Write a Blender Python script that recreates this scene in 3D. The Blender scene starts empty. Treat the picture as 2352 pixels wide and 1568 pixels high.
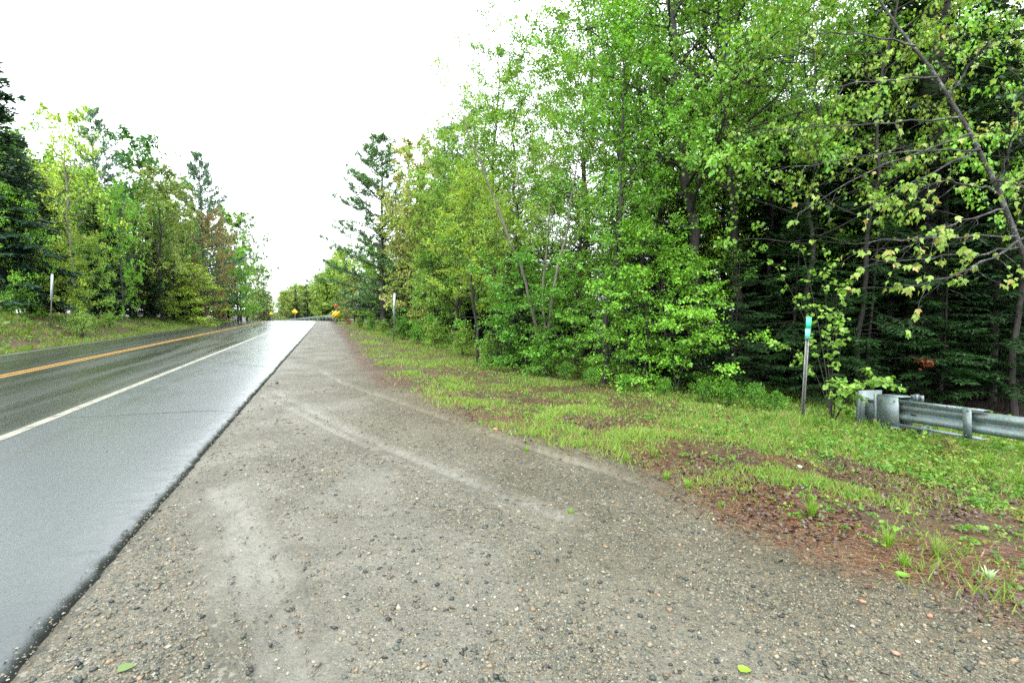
import bpy, math, random
import numpy as np
from mathutils import Vector, Matrix

random.seed(5)
rng = np.random.default_rng(11)
scene = bpy.context.scene
COL = scene.collection

# ------------------------------------------------------------------ camera
CAM_H = 1.6
YAW, PITCH, LENS = math.radians(20.6), math.radians(-3.95), 17.0
cam_data = bpy.data.cameras.new('camera')
cam_data.lens = LENS
cam_data.sensor_width = 36
cam_data.clip_start = 0.05
cam_data.clip_end = 3000
cam = bpy.data.objects.new('camera', cam_data)
COL.objects.link(cam)
cam.location = (0, 0, CAM_H)
cam.rotation_euler = (math.pi / 2 + PITCH, 0, -YAW)
scene.camera = cam

# ------------------------------------------------------------------ light
SUN_EL, SUN_AZ = math.radians(52), math.radians(215)
world = bpy.data.worlds.new('World')
scene.world = world
world.use_nodes = True
wn, wl = world.node_tree.nodes, world.node_tree.links
wn.clear()
wout = wn.new('ShaderNodeOutputWorld')
wbg = wn.new('ShaderNodeBackground')
wsky = wn.new('ShaderNodeTexSky')
wsky.sky_type = 'NISHITA'
wsky.sun_disc = False
wsky.sun_elevation = SUN_EL
wsky.sun_rotation = SUN_AZ
wsky.dust_density = 4.0
wtc = wn.new('ShaderNodeTexCoord')
wno = wn.new('ShaderNodeTexNoise')            # soft overcast cloud deck
wno.inputs['Scale'].default_value = 2.2
wno.inputs['Detail'].default_value = 5
wrm = wn.new('ShaderNodeValToRGB')
wrm.color_ramp.elements[0].position = 0.3
wrm.color_ramp.elements[0].color = (8.6, 9.2, 9.6, 1)
wrm.color_ramp.elements[1].position = 0.7
wrm.color_ramp.elements[1].color = (11.4, 11.9, 12.1, 1)
wmx = wn.new('ShaderNodeMix')
wmx.data_type = 'RGBA'
wmx.inputs['Factor'].default_value = 0.9
wl.new(wtc.outputs['Generated'], wno.inputs['Vector'])
wl.new(wno.outputs['Fac'], wrm.inputs['Fac'])
wl.new(wsky.outputs['Color'], wmx.inputs[6])
wl.new(wrm.outputs['Color'], wmx.inputs[7])
wl.new(wmx.outputs[2], wbg.inputs['Color'])
wbg.inputs['Strength'].default_value = 0.1
wl.new(wbg.outputs['Background'], wout.inputs['Surface'])

sun_d = bpy.data.lights.new('sun', 'SUN')
sun_d.energy = 1.0
sun_d.angle = math.radians(25)
sun_d.color = (1.0, 0.97, 0.92)
sun = bpy.data.objects.new('sun', sun_d)
COL.objects.link(sun)
sun.location = (0, 0, 40)
sdir = Vector((math.sin(SUN_AZ) * math.cos(SUN_EL), math.cos(SUN_AZ) * math.cos(SUN_EL), math.sin(SUN_EL)))
sun.rotation_euler = sdir.to_track_quat('Z', 'Y').to_euler()

scene.view_settings.view_transform = 'Standard'
scene.view_settings.look = 'None'
scene.view_settings.gamma = 1.0
scene.view_settings.exposure = 2.15
scene.view_settings.use_curve_mapping = False
scene.render.engine = 'CYCLES'
scene.cycles.max_bounces = 6
scene.cycles.diffuse_bounces = 3
scene.cycles.glossy_bounces = 2
scene.cycles.transmission_bounces = 3
scene.cycles.caustics_reflective = False
scene.cycles.caustics_refractive = False
scene.cycles.use_denoising = False

# ------------------------------------------------------------------ survey helpers
F_PX = LENS / 36 * 2352           # the photograph measured at 2352 x 1568
_fw = np.array([math.sin(YAW) * math.cos(PITCH), math.cos(YAW) * math.cos(PITCH), math.sin(PITCH)])
_rt = np.array([math.cos(YAW), -math.sin(YAW), 0.0])
_up = np.cross(_rt, _fw)

def ray(px, py):
    return _fw + _rt * (px - 1176) / F_PX + _up * (784 - py) / F_PX

def on_plane(px, py, z=0.0):
    r = ray(px, py)
    return np.array([0, 0, CAM_H]) + r * ((z - CAM_H) / r[2])

def at(px, py, d):
    return np.array([0, 0, CAM_H]) + ray(px, py) * d

def column(px, d):
    p = at(px, 707, d)
    return p[0], p[1]

# ------------------------------------------------------------------ terrain functions
def hash2(ix, iy, s=0):
    h = (ix.astype(np.int64) * 374761393 + iy.astype(np.int64) * 668265263 + s * 974634777) & 0x7fffffff
    h = ((h ^ (h >> 13)) * 1274126177) & 0x7fffffff
    return ((h ^ (h >> 16)) & 0xffff) / 65535.0

def vnoise(x, y, s=0):
    ix, iy = np.floor(x), np.floor(y)
    fx, fy = x - ix, y - iy
    fx, fy = fx * fx * (3 - 2 * fx), fy * fy * (3 - 2 * fy)
    a, b = hash2(ix, iy, s), hash2(ix + 1, iy, s)
    c, d = hash2(ix, iy + 1, s), hash2(ix + 1, iy + 1, s)
    return (a * (1 - fx) + b * fx) * (1 - fy) + (c * (1 - fx) + d * fx) * fy

def fbm(x, y, s=0, o=4):
    r, a, t = 0.0, 0.5, 0.0
    for i in range(o):
        r = r + a * vnoise(x * 2 ** i + 17.3 * i, y * 2 ** i + 9.1 * i, s + i)
        t += a
        a *= 0.5
    return r / t

def sst(a, b, x):
    t = np.clip((x - a) / (b - a), 0, 1)
    return t * t * (3 - 2 * t)

def xoff(y):
    y = np.asarray(y, float)
    c = np.clip(y - 60, 0, 60)
    return -(c ** 2) / 200.0 - np.clip(y - 120, 0, None) * 0.6

def zroad(y):
    y = np.asarray(y, float)
    c = np.clip(y - 60, 0, 55)
    return -(c ** 2) / 1280.0 - np.clip(y - 115, 0, 60) * 0.03

_gb = [on_plane(*p, -.08) for p in [(770, 745), (800, 770), (830, 800), (900, 880), (1050, 950), (1200, 1000), (1400, 1045), (1500, 1075), (1700, 1190), (2000, 1300), (2352, 1430)]]
_gb = sorted([(p[1], p[0]) for p in _gb])
_gby = np.array([-300, -6, 0.2] + [p[0] for p in _gb] + [70, 300])
_gbx = np.array([6.0, 6.0, 4.2] + [p[1] for p in _gb] + [.4, .4])
_tl = [(3.2, 11.6), (5.0, 11.2), (7.5, 11.0), (10.5, 10.4), (14, 9.4), (20, 7.6), (31, 6.4), (46, 4.6), (60, 4.0), (300, 5.0)]
_tly = np.array([-300] + [p[0] for p in _tl])
_tlx = np.array([12.0] + [p[1] for p in _tl])

def xb(y): return np.interp(y, _gby, _gbx)
def xt(y): return np.interp(y, _tly, _tlx)

TRACKS = [[(600, 908), (680, 945), (760, 985), (860, 1030)],
          [(628, 898), (710, 940), (800, 985), (900, 1032), (1050, 1090), (1300, 1190)],
          [(480, 1120), (520, 1200), (560, 1330), (620, 1568)],
          [(520, 1120), (565, 1200), (615, 1330), (690, 1568)],
          [(735, 850), (800, 885), (900, 915), (1100, 985), (1300, 1050), (1500, 1110)]]
TRACKS = [np.array([on_plane(*p, -.06)[:2] for p in t]) for t in TRACKS]

def track_dist(x, y):
    r = np.full(np.shape(x), 9.0)
    for t in TRACKS:
        for a, b in zip(t[:-1], t[1:]):
            ab = b - a
            k = np.clip(((x - a[0]) * ab[0] + (y - a[1]) * ab[1]) / (ab @ ab), 0, 1)
            r = np.minimum(r, np.hypot(x - a[0] - k * ab[0], y - a[1] - k * ab[1]))
    return r

U_EDGE, U_FAR = -1.35, -10.75

def ground_z(x, y):
    x, y = np.asarray(x, float), np.asarray(y, float)
    u = x - xoff(y)
    b, t = xb(y), xt(y)
    z = np.full(np.broadcast(x, y).shape, -.06)
    s = np.clip((u - b) / (t - b), 0, 1)
    drop = np.interp(y, [-20, 0, 8, 20, 40, 60], [.75, .7, .6, .35, .22, .2])
    z = z - drop * (s * .6 + .4 * s * s * (3 - 2 * s)) - .02 * sst(U_EDGE, b, u)
    z = z + .012 * np.clip(u - t, 0, 80)
    e = U_FAR - u
    hb = np.interp(y, [5, 22, 45, 70, 110], [1.7, 1.6, .8, .38, .2])
    z = z + hb * sst(.5, 4.2, e) - .04 * sst(0, .5, e) * (1 - sst(.5, 1.5, e)) + .02 * np.clip(e - 5, 0, 60)
    inside = np.clip(np.minimum(U_EDGE - .02 - u, u - U_FAR - .02), 0, .2) / .2
    z = z - .14 * inside - .022 * np.exp(-((u - U_EDGE - .01) / .05) ** 2)
    rough = np.clip(sst(-.5, 1.0, u - b) + sst(.8, 2, e), 0, 1)
    z = z + rough * (.10 * (fbm(x * .7, y * .7, 3) - .5) + .03 * (fbm(x * 4, y * 4, 5) - .5))
    near = (u > U_EDGE) & (u < b + 1)
    z = z + np.where(near, .022 * (fbm(x * 1.6, y * 1.6, 8) - .5) + .008 * (fbm(x * 9, y * 9, 9, 3) - .5), 0)
    return z + zroad(y)

def gz(x, y):
    return float(ground_z(np.array([x]), np.array([y]))[0])

# ------------------------------------------------------------------ object helpers
def link(o, parent=None):
    COL.objects.link(o)
    if parent is not None:
        o.parent = parent
    return o

def tag(o, label=None, cat=None, group=None, kind=None):
    if label: o['label'] = label
    if cat: o['category'] = cat
    if group: o['group'] = group
    if kind: o['kind'] = kind
    return o

def empty(name, loc, rz=0.0):
    o = bpy.data.objects.new(name, None)
    o.empty_display_size = .2
    o.location = loc
    o.rotation_euler = (0, 0, rz)
    return link(o)

def mesh_np(name, V, tris=None, quads=None, mats=(), col=None, smooth=False, extra=None):
    V = np.asarray(V, np.float32)
    me = bpy.data.meshes.new(name)
    nt = 0 if tris is None else len(tris)
    nq = 0 if quads is None else len(quads)
    loops = []
    if nq: loops.append(np.asarray(quads, np.int32).ravel())
    if nt: loops.append(np.asarray(tris, np.int32).ravel())
    loops = np.concatenate(loops)
    starts = np.concatenate([np.arange(nq) * 4, nq * 4 + np.arange(nt) * 3]).astype(np.int32)
    me.vertices.add(len(V))
    me.vertices.foreach_set('co', V.ravel())
    me.loops.add(len(loops))
    me.loops.foreach_set('vertex_index', loops)
    me.polygons.add(nq + nt)
    me.polygons.foreach_set('loop_start', starts)
    if smooth:
        me.polygons.foreach_set('use_smooth', np.ones(nq + nt, bool))
    for m in mats: me.materials.append(m)
    if col is not None:
        c = np.ones((len(V), 4), np.float32)
        c[:, :np.asarray(col).shape[1]] = col
        a = me.color_attributes.new('Col', 'FLOAT_COLOR', 'POINT')
        a.data.foreach_set('color', c.ravel())
    me.update(calc_edges=True)
    return me

def obj(name, me, parent=None):
    return link(bpy.data.objects.new(name, me), parent)

class MB:
    """collects boxes, tubes, leaves; builds one mesh"""
    def __init__(s):
        s.v, s.q, s.t, s.c, s.n = [], [], [], [], 0
    def add(s, V, q=None, t=None, c=(1, 1, 1)):
        V = np.asarray(V, float)
        if q is not None: s.q.append(np.asarray(q, int) + s.n)
        if t is not None: s.t.append(np.asarray(t, int) + s.n)
        cc = np.asarray(c, float)
        if cc.ndim == 1: cc = np.tile(cc, (len(V), 1))
        s.c.append(cc)
        s.v.append(V)
        s.n += len(V)
    def box(s, c, size, rot=None):
        h = np.array(size) / 2
        V = np.array([[x, y, z] for x in (-1, 1) for y in (-1, 1) for z in (-1, 1)]) * h
        if rot is not None: V = V @ np.array(rot).T
        s.add(V + np.array(c), q=[(0, 1, 3, 2), (4, 6, 7, 5), (0, 4, 5, 1), (2, 3, 7, 6), (0, 2, 6, 4), (1, 5, 7, 3)])
    def tube(s, P, R, sides=6, cap=False):
        P = np.asarray(P, float); k = len(P)
        R = np.broadcast_to(np.asarray(R, float), (k,))
        T = np.gradient(P, axis=0)
        T /= np.linalg.norm(T, axis=1, keepdims=True) + 1e-9
        ref = np.array([1.0, 0.13, 0.07]) if abs(T[0, 0]) < .8 else np.array([.1, 1, .05])
        A = np.cross(T, ref); A /= np.linalg.norm(A, axis=1, keepdims=True) + 1e-9
        B = np.cross(T, A)
        th = np.arange(sides) * 2 * math.pi / sides
        V = P[:, None] + R[:, None, None] * (np.cos(th)[None, :, None] * A[:, None] + np.sin(th)[None, :, None] * B[:, None])
        i = np.arange(k - 1)[:, None] * sides; j = np.arange(sides)[None]; j2 = (j + 1) % sides
        q = np.stack([i + j, i + j2, i + sides + j2, i + sides + j], -1).reshape(-1, 4)
        t = None
        if cap:
            t = [(0, a + 1, a) for a in range(1, sides - 1)] + [((k - 1) * sides, (k - 1) * sides + a, (k - 1) * sides + a + 1) for a in range(1, sides - 1)]
        s.add(V.reshape(-1, 3), q=q, t=t)
    def mesh(s, name, mats, smooth=False):
        if not isinstance(mats, (list, tuple)): mats = [mats]
        return mesh_np(name, np.concatenate(s.v), np.concatenate(s.t) if s.t else None,
                       np.concatenate(s.q) if s.q else None, mats, np.concatenate(s.c), smooth)
    def build(s, name, mats, parent=None, smooth=False):
        return obj(name, s.mesh(name, mats, smooth), parent)

# ------------------------------------------------------------------ materials
def new_mat(name):
    m = bpy.data.materials.new(name)
    m.use_nodes = True
    nt = m.node_tree
    nt.nodes.clear()
    out = nt.nodes.new('ShaderNodeOutputMaterial')
    return m, nt, out

def nd(nt, typ, ins=None, **props):
    n = nt.nodes.new(typ)
    for k, v in props.items(): setattr(n, k, v)
    for k, v in (ins or {}).items():
        s = n.inputs[k]
        if hasattr(v, 'is_linked') or hasattr(v, 'links'): nt.links.new(v, s)
        else: s.default_value = v
    return n

def mixc(nt, fac, a, b, mode='MIX'):
    n = nt.nodes.new('ShaderNodeMix'); n.data_type = 'RGBA'; n.blend_type = mode
    for s, v in ((n.inputs[0], fac), (n.inputs[6], a), (n.inputs[7], b)):
        if hasattr(v, 'links'): nt.links.new(v, s)
        else: s.default_value = (*v, 1) if isinstance(v, tuple) and len(v) == 3 else v
    return n.outputs[2]

def ramp(nt, fac, stops, interp='LINEAR'):
    n = nt.nodes.new('ShaderNodeValToRGB')
    cr = n.color_ramp; cr.interpolation = interp
    while len(cr.elements) < len(stops): cr.elements.new(.5)
    for e, (p, c) in zip(cr.elements, stops):
        e.position = p
        e.color = (*c, 1) if isinstance(c, tuple) else (c, c, c, 1)
    nt.links.new(fac, n.inputs[0])
    return n.outputs[0]

def math_n(nt, op, a, b=0.0):
    n = nt.nodes.new('ShaderNodeMath'); n.operation = op
    for s, v in zip(n.inputs, (a, b)):
        if hasattr(v, 'links'): nt.links.new(v, s)
        else: s.default_value = v
    return n.outputs[0]

def leaf_material(name, rough=.42, trans=.38, spec=.4):
    m, nt, out = new_mat(name)
    oi = nd(nt, 'ShaderNodeObjectInfo')
    at_ = nd(nt, 'ShaderNodeVertexColor', layer_name='Col')
    c = mixc(nt, 1.0, oi.outputs['Color'], at_.outputs['Color'], 'MULTIPLY')
    p = nd(nt, 'ShaderNodeBsdfPrincipled', {'Base Color': c, 'Roughness': rough, 'Specular IOR Level': spec})
    if trans:
        c2 = mixc(nt, 1.0, c, (1.25, 1.15, .6), 'MULTIPLY')
        tr = nd(nt, 'ShaderNodeBsdfTranslucent', {'Color': c2})
        mx = nd(nt, 'ShaderNodeMixShader', {0: trans, 1: p.outputs[0], 2: tr.outputs[0]})
        nt.links.new(mx.outputs[0], out.inputs[0])
    else:
        nt.links.new(p.outputs[0], out.inputs[0])
    return m

def bark_material(name, dark, light, scale=6.0, rough=.8, stretch=.25, thr=(.35, .65)):
    m, nt, out = new_mat(name)
    tc = nd(nt, 'ShaderNodeTexCoord')
    mp = nd(nt, 'ShaderNodeMapping', {'Vector': tc.outputs['Object'], 'Scale': (1, 1, stretch)})
    n1 = nd(nt, 'ShaderNodeTexNoise', {'Vector': mp.outputs[0], 'Scale': scale * 3, 'Detail': 6.0, 'Roughness': .7})
    n2 = nd(nt, 'ShaderNodeTexNoise', {'Vector': tc.outputs['Object'], 'Scale': scale * .5, 'Detail': 4.0})
    f = math_n(nt, 'ADD', math_n(nt, 'MULTIPLY', n1.outputs[0], .6), math_n(nt, 'MULTIPLY', n2.outputs[0], .4))
    c = ramp(nt, f, [(thr[0], dark), (thr[1], light)])
    b = nd(nt, 'ShaderNodeBump', {'Height': n1.outputs[0], 'Strength': .6, 'Distance': .02})
    p = nd(nt, 'ShaderNodeBsdfPrincipled', {'Base Color': c, 'Roughness': rough, 'Normal': b.outputs[0]})
    nt.links.new(p.outputs[0], out.inputs[0])
    return m

def plain(name, c, rough=.5, metal=0.0, vary=.25, scale=8.0, spec=.5):
    m, nt, out = new_mat(name)
    tc = nd(nt, 'ShaderNodeTexCoord')
    n1 = nd(nt, 'ShaderNodeTexNoise', {'Vector': tc.outputs['Object'], 'Scale': scale, 'Detail': 6.0, 'Roughness': .65})
    cc = ramp(nt, n1.outputs[0], [(.3, tuple(x * (1 - vary) for x in c)), (.7, tuple(min(1, x * (1 + vary)) for x in c))])
    r = ramp(nt, n1.outputs[0], [(.3, min(1, rough * 1.25)), (.7, rough * .8)])
    p = nd(nt, 'ShaderNodeBsdfPrincipled', {'Base Color': cc, 'Roughness': r, 'Metallic': metal, 'Specular IOR Level': spec})
    nt.links.new(p.outputs[0], out.inputs[0])
    return m

M_LEAF = leaf_material('broad_leaf')
M_NEEDLE = leaf_material('needle_leaf', rough=.5, trans=.3, spec=.3)
M_GRASS = leaf_material('grass_leaf', rough=.45, trans=.4)
M_LITTER = leaf_material('dead_leaf', rough=.4, trans=0, spec=.5)
M_STONE = leaf_material('wet_stone', rough=.45, trans=0, spec=.4)
M_BARK = bark_material('dark_bark', (.006, .005, .004), (.026, .022, .017))
M_BARK_GREY = bark_material('grey_bark', (.016, .015, .013), (.075, .072, .062))
M_BARK_PALE = bark_material('pale_bark', (.04, .034, .027), (.13, .115, .095), stretch=2.5, thr=(.38, .5))
M_BARK_LICHEN = bark_material('lichen_bark', (.010, .009, .008), (.16, .175, .145), scale=12, stretch=.8, thr=(.50, .66))

def galv_material():
    m, nt, out = new_mat('galvanized_steel')
    tc = nd(nt, 'ShaderNodeTexCoord')
    v = nd(nt, 'ShaderNodeTexVoronoi', {'Vector': tc.outputs['Object'], 'Scale': 55.0})
    n1 = nd(nt, 'ShaderNodeTexNoise', {'Vector': tc.outputs['Object'], 'Scale': 3.0, 'Detail': 8.0, 'Roughness': .7})
    mp = nd(nt, 'ShaderNodeMapping', {'Vector': tc.outputs['Object'], 'Scale': (30, 30, 1.5)})
    n2 = nd(nt, 'ShaderNodeTexNoise', {'Vector': mp.outputs[0], 'Scale': 1.5, 'Detail': 3.0})
    c = mixc(nt, .35, ramp(nt, n1.outputs[0], [(.3, (.10, .135, .135)), (.7, (.20, .25, .245))]), v.outputs['Color'], 'SOFT_LIGHT')
    c = mixc(nt, ramp(nt, n2.outputs[0], [(.58, 0.0), (.8, .45)]), c, (.11, .13, .11))
    r = ramp(nt, n1.outputs[0], [(.3, .58), (.7, .42)])
    p = nd(nt, 'ShaderNodeBsdfPrincipled', {'Base Color': c, 'Metallic': .3, 'Roughness': r})
    nt.links.new(p.outputs[0], out.inputs[0])
    return m
M_GALV = galv_material()
M_BLACK = plain('black_hole', (.01, .01, .01), .8)
M_SIGN_GREEN = plain('teal_sign_sheeting', (.06, .52, .36), .3, vary=.06)
M_SIGN_PALE = plain('pale_teal_sign_sheeting', (.15, .54, .43), .3, vary=.06)
M_YELLOW = plain('yellow_sheeting', (.75, .50, .02), .4, vary=.06)
M_SIGNBLACK = plain('black_print', (.012, .012, .012), .4, vary=.1)
M_RED = plain('red_reflector', (.55, .03, .015), .35, vary=.1)
M_WHITEPOST = plain('white_marker_plastic', (.34, .39, .41), .4, vary=.1)
M_BOLT = plain('bolt_steel', (.12, .13, .13), .4, .6)

def road_material(name, lanes):
    m, nt, out = new_mat(name)
    g = nd(nt, 'ShaderNodeNewGeometry')
    pos = g.outputs['Position']
    fine = nd(nt, 'ShaderNodeTexVoronoi', {'Vector': pos, 'Scale': 130.0 if lanes else 170.0})
    n1 = nd(nt, 'ShaderNodeTexNoise', {'Vector': pos, 'Scale': 70.0, 'Detail': 4.0, 'Roughness': .75})
    mp = nd(nt, 'ShaderNodeMapping', {'Vector': pos, 'Scale': (1.6, .09, 1)})
    band = nd(nt, 'ShaderNodeTexNoise', {'Vector': mp.outputs[0], 'Scale': 1.0, 'Detail': 5.0, 'Roughness': .6})
    mp2 = nd(nt, 'ShaderNodeMapping', {'Vector': pos, 'Scale': (.6, .25, 1)})
    blot = nd(nt, 'ShaderNodeTexNoise', {'Vector': mp2.outputs[0], 'Scale': 1.1, 'Detail': 6.0, 'Roughness': .65})
    if lanes:
        base = ramp(nt, fine.outputs['Color'], [(.2, (.010, .012, .010)), (.8, (.042, .048, .038))])
        base = mixc(nt, ramp(nt, band.outputs[0], [(.38, 0.0), (.62, .5)]), base, (.016, .019, .015))
        rr = ramp(nt, band.outputs[0], [(.36, .14), (.62, .34)])
        bs, bd = .35, .003
    else:
        base = ramp(nt, fine.outputs['Color'], [(.2, (.030, .038, .039)), (.8, (.058, .068, .068))])
        base = mixc(nt, ramp(nt, blot.outputs[0], [(.42, 0.0), (.62, .6)]), base, (.026, .034, .034))
        rr = ramp(nt, blot.outputs[0], [(.35, .20), (.65, .34)])
        bs, bd = .35, .003
        # dark seam beside the edge line and small oil / tar specks
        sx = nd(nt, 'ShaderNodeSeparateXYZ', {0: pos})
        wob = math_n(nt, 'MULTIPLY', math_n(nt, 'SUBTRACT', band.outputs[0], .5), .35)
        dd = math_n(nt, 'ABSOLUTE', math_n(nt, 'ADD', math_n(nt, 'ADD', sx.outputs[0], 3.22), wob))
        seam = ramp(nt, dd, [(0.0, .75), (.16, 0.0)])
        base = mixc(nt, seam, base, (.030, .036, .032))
        base = mixc(nt, ramp(nt, math_n(nt, 'MULTIPLY', sx.outputs[2], -1.0), [(.036, 0.0), (.075, 1.0)]), base, (.018, .019, .019))  # low edge face darkened: broken asphalt, with some shade of the gap painted in
        sp = nd(nt, 'ShaderNodeTexVoronoi', {'Vector': pos, 'Scale': 2.2, 'Randomness': 1.0})
        base = mixc(nt, ramp(nt, sp.outputs['Distance'], [(.03, .9), (.06, 0.0)]), base, (.02, .022, .02))
    hb = math_n(nt, 'ADD', math_n(nt, 'MULTIPLY', fine.outputs['Distance'], -.8), n1.outputs[0])
    b = nd(nt, 'ShaderNodeBump', {'Height': hb, 'Strength': bs, 'Distance': bd})
    p = nd(nt, 'ShaderNodeBsdfPrincipled', {'Base Color': base, 'Roughness': rr, 'Specular IOR Level': .24 if lanes else .4, 'Normal': b.outputs[0]})
    nt.links.new(p.outputs[0], out.inputs[0])
    return m
M_LANE = road_material('wet_lane_asphalt', True)
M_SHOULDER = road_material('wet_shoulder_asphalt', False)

def paint_material(name, c, wear):
    m, nt, out = new_mat(name)
    g = nd(nt, 'ShaderNodeNewGeometry')
    n1 = nd(nt, 'ShaderNodeTexNoise', {'Vector': g.outputs['Position'], 'Scale': 9.0, 'Detail': 7.0, 'Roughness': .75})
    mp = nd(nt, 'ShaderNodeMapping', {'Vector': g.outputs['Position'], 'Scale': (4, 1.3, 1)})
    n2 = nd(nt, 'ShaderNodeTexNoise', {'Vector': mp.outputs[0], 'Scale': 2.0, 'Detail': 5.0, 'Roughness': .6})
    f = math_n(nt, 'ADD', math_n(nt, 'MULTIPLY', n1.outputs[0], .5), math_n(nt, 'MULTIPLY', n2.outputs[0], .5))
    cc = ramp(nt, f, [(wear - .07, (.05, .05, .045)), (wear, tuple(x * .75 for x in c)), (wear + .15, c)])
    b = nd(nt, 'ShaderNodeBump', {'Height': n1.outputs[0], 'Strength': .3, 'Distance': .004})
    p = nd(nt, 'ShaderNodeBsdfPrincipled', {'Base Color': cc, 'Roughness': .4, 'Normal': b.outputs[0]})
    nt.links.new(p.outputs[0], out.inputs[0])
    return m
M_WHITE = paint_material('worn_white_paint', (.21, .205, .155), .475)
M_WHITE_FAR = paint_material('faded_white_paint', (.18, .19, .16), .47)
M_YEL = paint_material('worn_yellow_paint', (.33, .165, .018), .42)
M_TAR = plain('crack_sealer', (.018, .018, .018), .5)

def ground_material():
    m, nt, out = new_mat('verge_ground')
    g = nd(nt, 'ShaderNodeNewGeometry')
    pos = g.outputs['Position']
    za = nd(nt, 'ShaderNodeVertexColor', layer_name='Col')
    sz = nd(nt, 'ShaderNodeSeparateColor', {0: za.outputs['Color']})
    v1 = nd(nt, 'ShaderNodeTexVoronoi', {'Vector': pos, 'Scale': 85.0})
    v2 = nd(nt, 'ShaderNodeTexVoronoi', {'Vector': pos, 'Scale': 38.0})
    s1 = nd(nt, 'ShaderNodeSeparateColor', {0: v1.outputs['Color']})
    s2 = nd(nt, 'ShaderNodeSeparateColor', {0: v2.outputs['Color']})
    big = nd(nt, 'ShaderNodeTexNoise', {'Vector': pos, 'Scale': .9, 'Detail': 5.0, 'Roughness': .6})
    mid = nd(nt, 'ShaderNodeTexNoise', {'Vector': pos, 'Scale': 7.0, 'Detail': 6.0, 'Roughness': .7})
    fin = nd(nt, 'ShaderNodeTexNoise', {'Vector': pos, 'Scale': 60.0, 'Detail': 5.0, 'Roughness': .75})
    pal = [(0, (.022, .026, .024)), (.16, (.098, .091, .064)), (.36, (.066, .066, .048)), (.52, (.13, .117, .08)), (.68, (.086, .085, .066)),
           (.80, (.15, .098, .060)), (.87, (.028, .036, .037)), (.94, (.24, .228, .19))]
    p1 = ramp(nt, s1.outputs[0], pal, 'CONSTANT')
    p2 = ramp(nt, s2.outputs[1], pal, 'CONSTANT')
    stones = mixc(nt, ramp(nt, s2.outputs[0], [(.62, 0.0), (.64, 1.0)]), p1, p2)
    fines = ramp(nt, mid.outputs[0], [(.3, (.070, .070, .056)), (.7, (.126, .124, .102))])
    cover = math_n(nt, 'ADD', math_n(nt, 'MULTIPLY', mid.outputs[0], .5), math_n(nt, 'MULTIPLY', big.outputs[0], .5))
    cf = ramp(nt, cover, [(.38, .45), (.60, .95)])
    cf2 = math_n(nt, 'MULTIPLY', cf, math_n(nt, 'SUBTRACT', 1.0, math_n(nt, 'MULTIPLY', za.outputs['Alpha'], .85)))
    grav = mixc(nt, cf2, fines, stones)
    grav = mixc(nt, ramp(nt, big.outputs[0], [(.35, 0.0), (.7, .35)]), grav, (.12, .115, .09))
    pale = ramp(nt, mid.outputs[0], [(.3, (.14, .136, .115)), (.7, (.19, .186, .162))])
    grav = mixc(nt, math_n(nt, 'MULTIPLY', za.outputs['Alpha'], .8), grav, pale)
    dn = nd(nt, 'ShaderNodeTexNoise', {'Vector': pos, 'Scale': .75, 'Detail': 6.0, 'Roughness': .7, 'Distortion': .8})
    grav = mixc(nt, ramp(nt, dn.outputs[0], [(.46, 0.0), (.60, .75)]), grav, mixc(nt, 1.0, grav, (.66, .65, .61), 'MULTIPLY'))
    wetbrown = mixc(nt, 1.0, grav, (.76, .69, .54), 'MULTIPLY')
    grav = mixc(nt, sz.outputs[0], grav, wetbrown)
    soil = ramp(nt, fin.outputs[0], [(.36, (.012, .009, .006)), (.52, (.05, .036, .020)), (.66, (.10, .066, .036))])
    litter = ramp(nt, mid.outputs[0], [(.3, (.022, .013, .008)), (.52, (.070, .035, .018)), (.75, (.10, .062, .030))])
    soil = mixc(nt, ramp(nt, big.outputs[0], [(.4, .15), (.6, .8)]), soil, litter)
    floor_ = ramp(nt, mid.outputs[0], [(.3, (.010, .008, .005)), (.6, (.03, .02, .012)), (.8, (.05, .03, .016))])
    jit = math_n(nt, 'MULTIPLY', math_n(nt, 'SUBTRACT', mid.outputs[0], .5), 1.1)
    gm = math_n(nt, 'ADD', sz.outputs[1], jit)
    c = mixc(nt, ramp(nt, gm, [(.42, 0.0), (.62, 1.0)]), grav, soil)
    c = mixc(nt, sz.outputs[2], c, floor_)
    hh = math_n(nt, 'ADD', math_n(nt, 'MULTIPLY', v1.outputs['Distance'], -.6),
                math_n(nt, 'ADD', fin.outputs[0], math_n(nt, 'MULTIPLY', v2.outputs['Distance'], -.9)))
    b = nd(nt, 'ShaderNodeBump', {'Height': hh, 'Strength': .8, 'Distance': .012})
    r = ramp(nt, big.outputs[0], [(.35, .75), (.62, .55)])
    p = nd(nt, 'ShaderNodeBsdfPrincipled', {'Base Color': c, 'Roughness': r, 'Specular IOR Level': .22, 'Normal': b.outputs[0]})
    nt.links.new(p.outputs[0], out.inputs[0])
    return m
M_GROUND = ground_material()

# ------------------------------------------------------------------ ground, split into its setting pieces
def graded(a0, a1, step, lo, hi, grow=1.12):
    mid = list(np.arange(a0, a1, step))
    up_, s, v = [], step, mid[-1]
    while v < hi: s *= grow; v += s; up_.append(v)
    dn, s, v = [], step, mid[0]
    while v > lo: s *= grow; v -= s; dn.append(v)
    return np.array(dn[::-1] + mid + up_)

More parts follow.
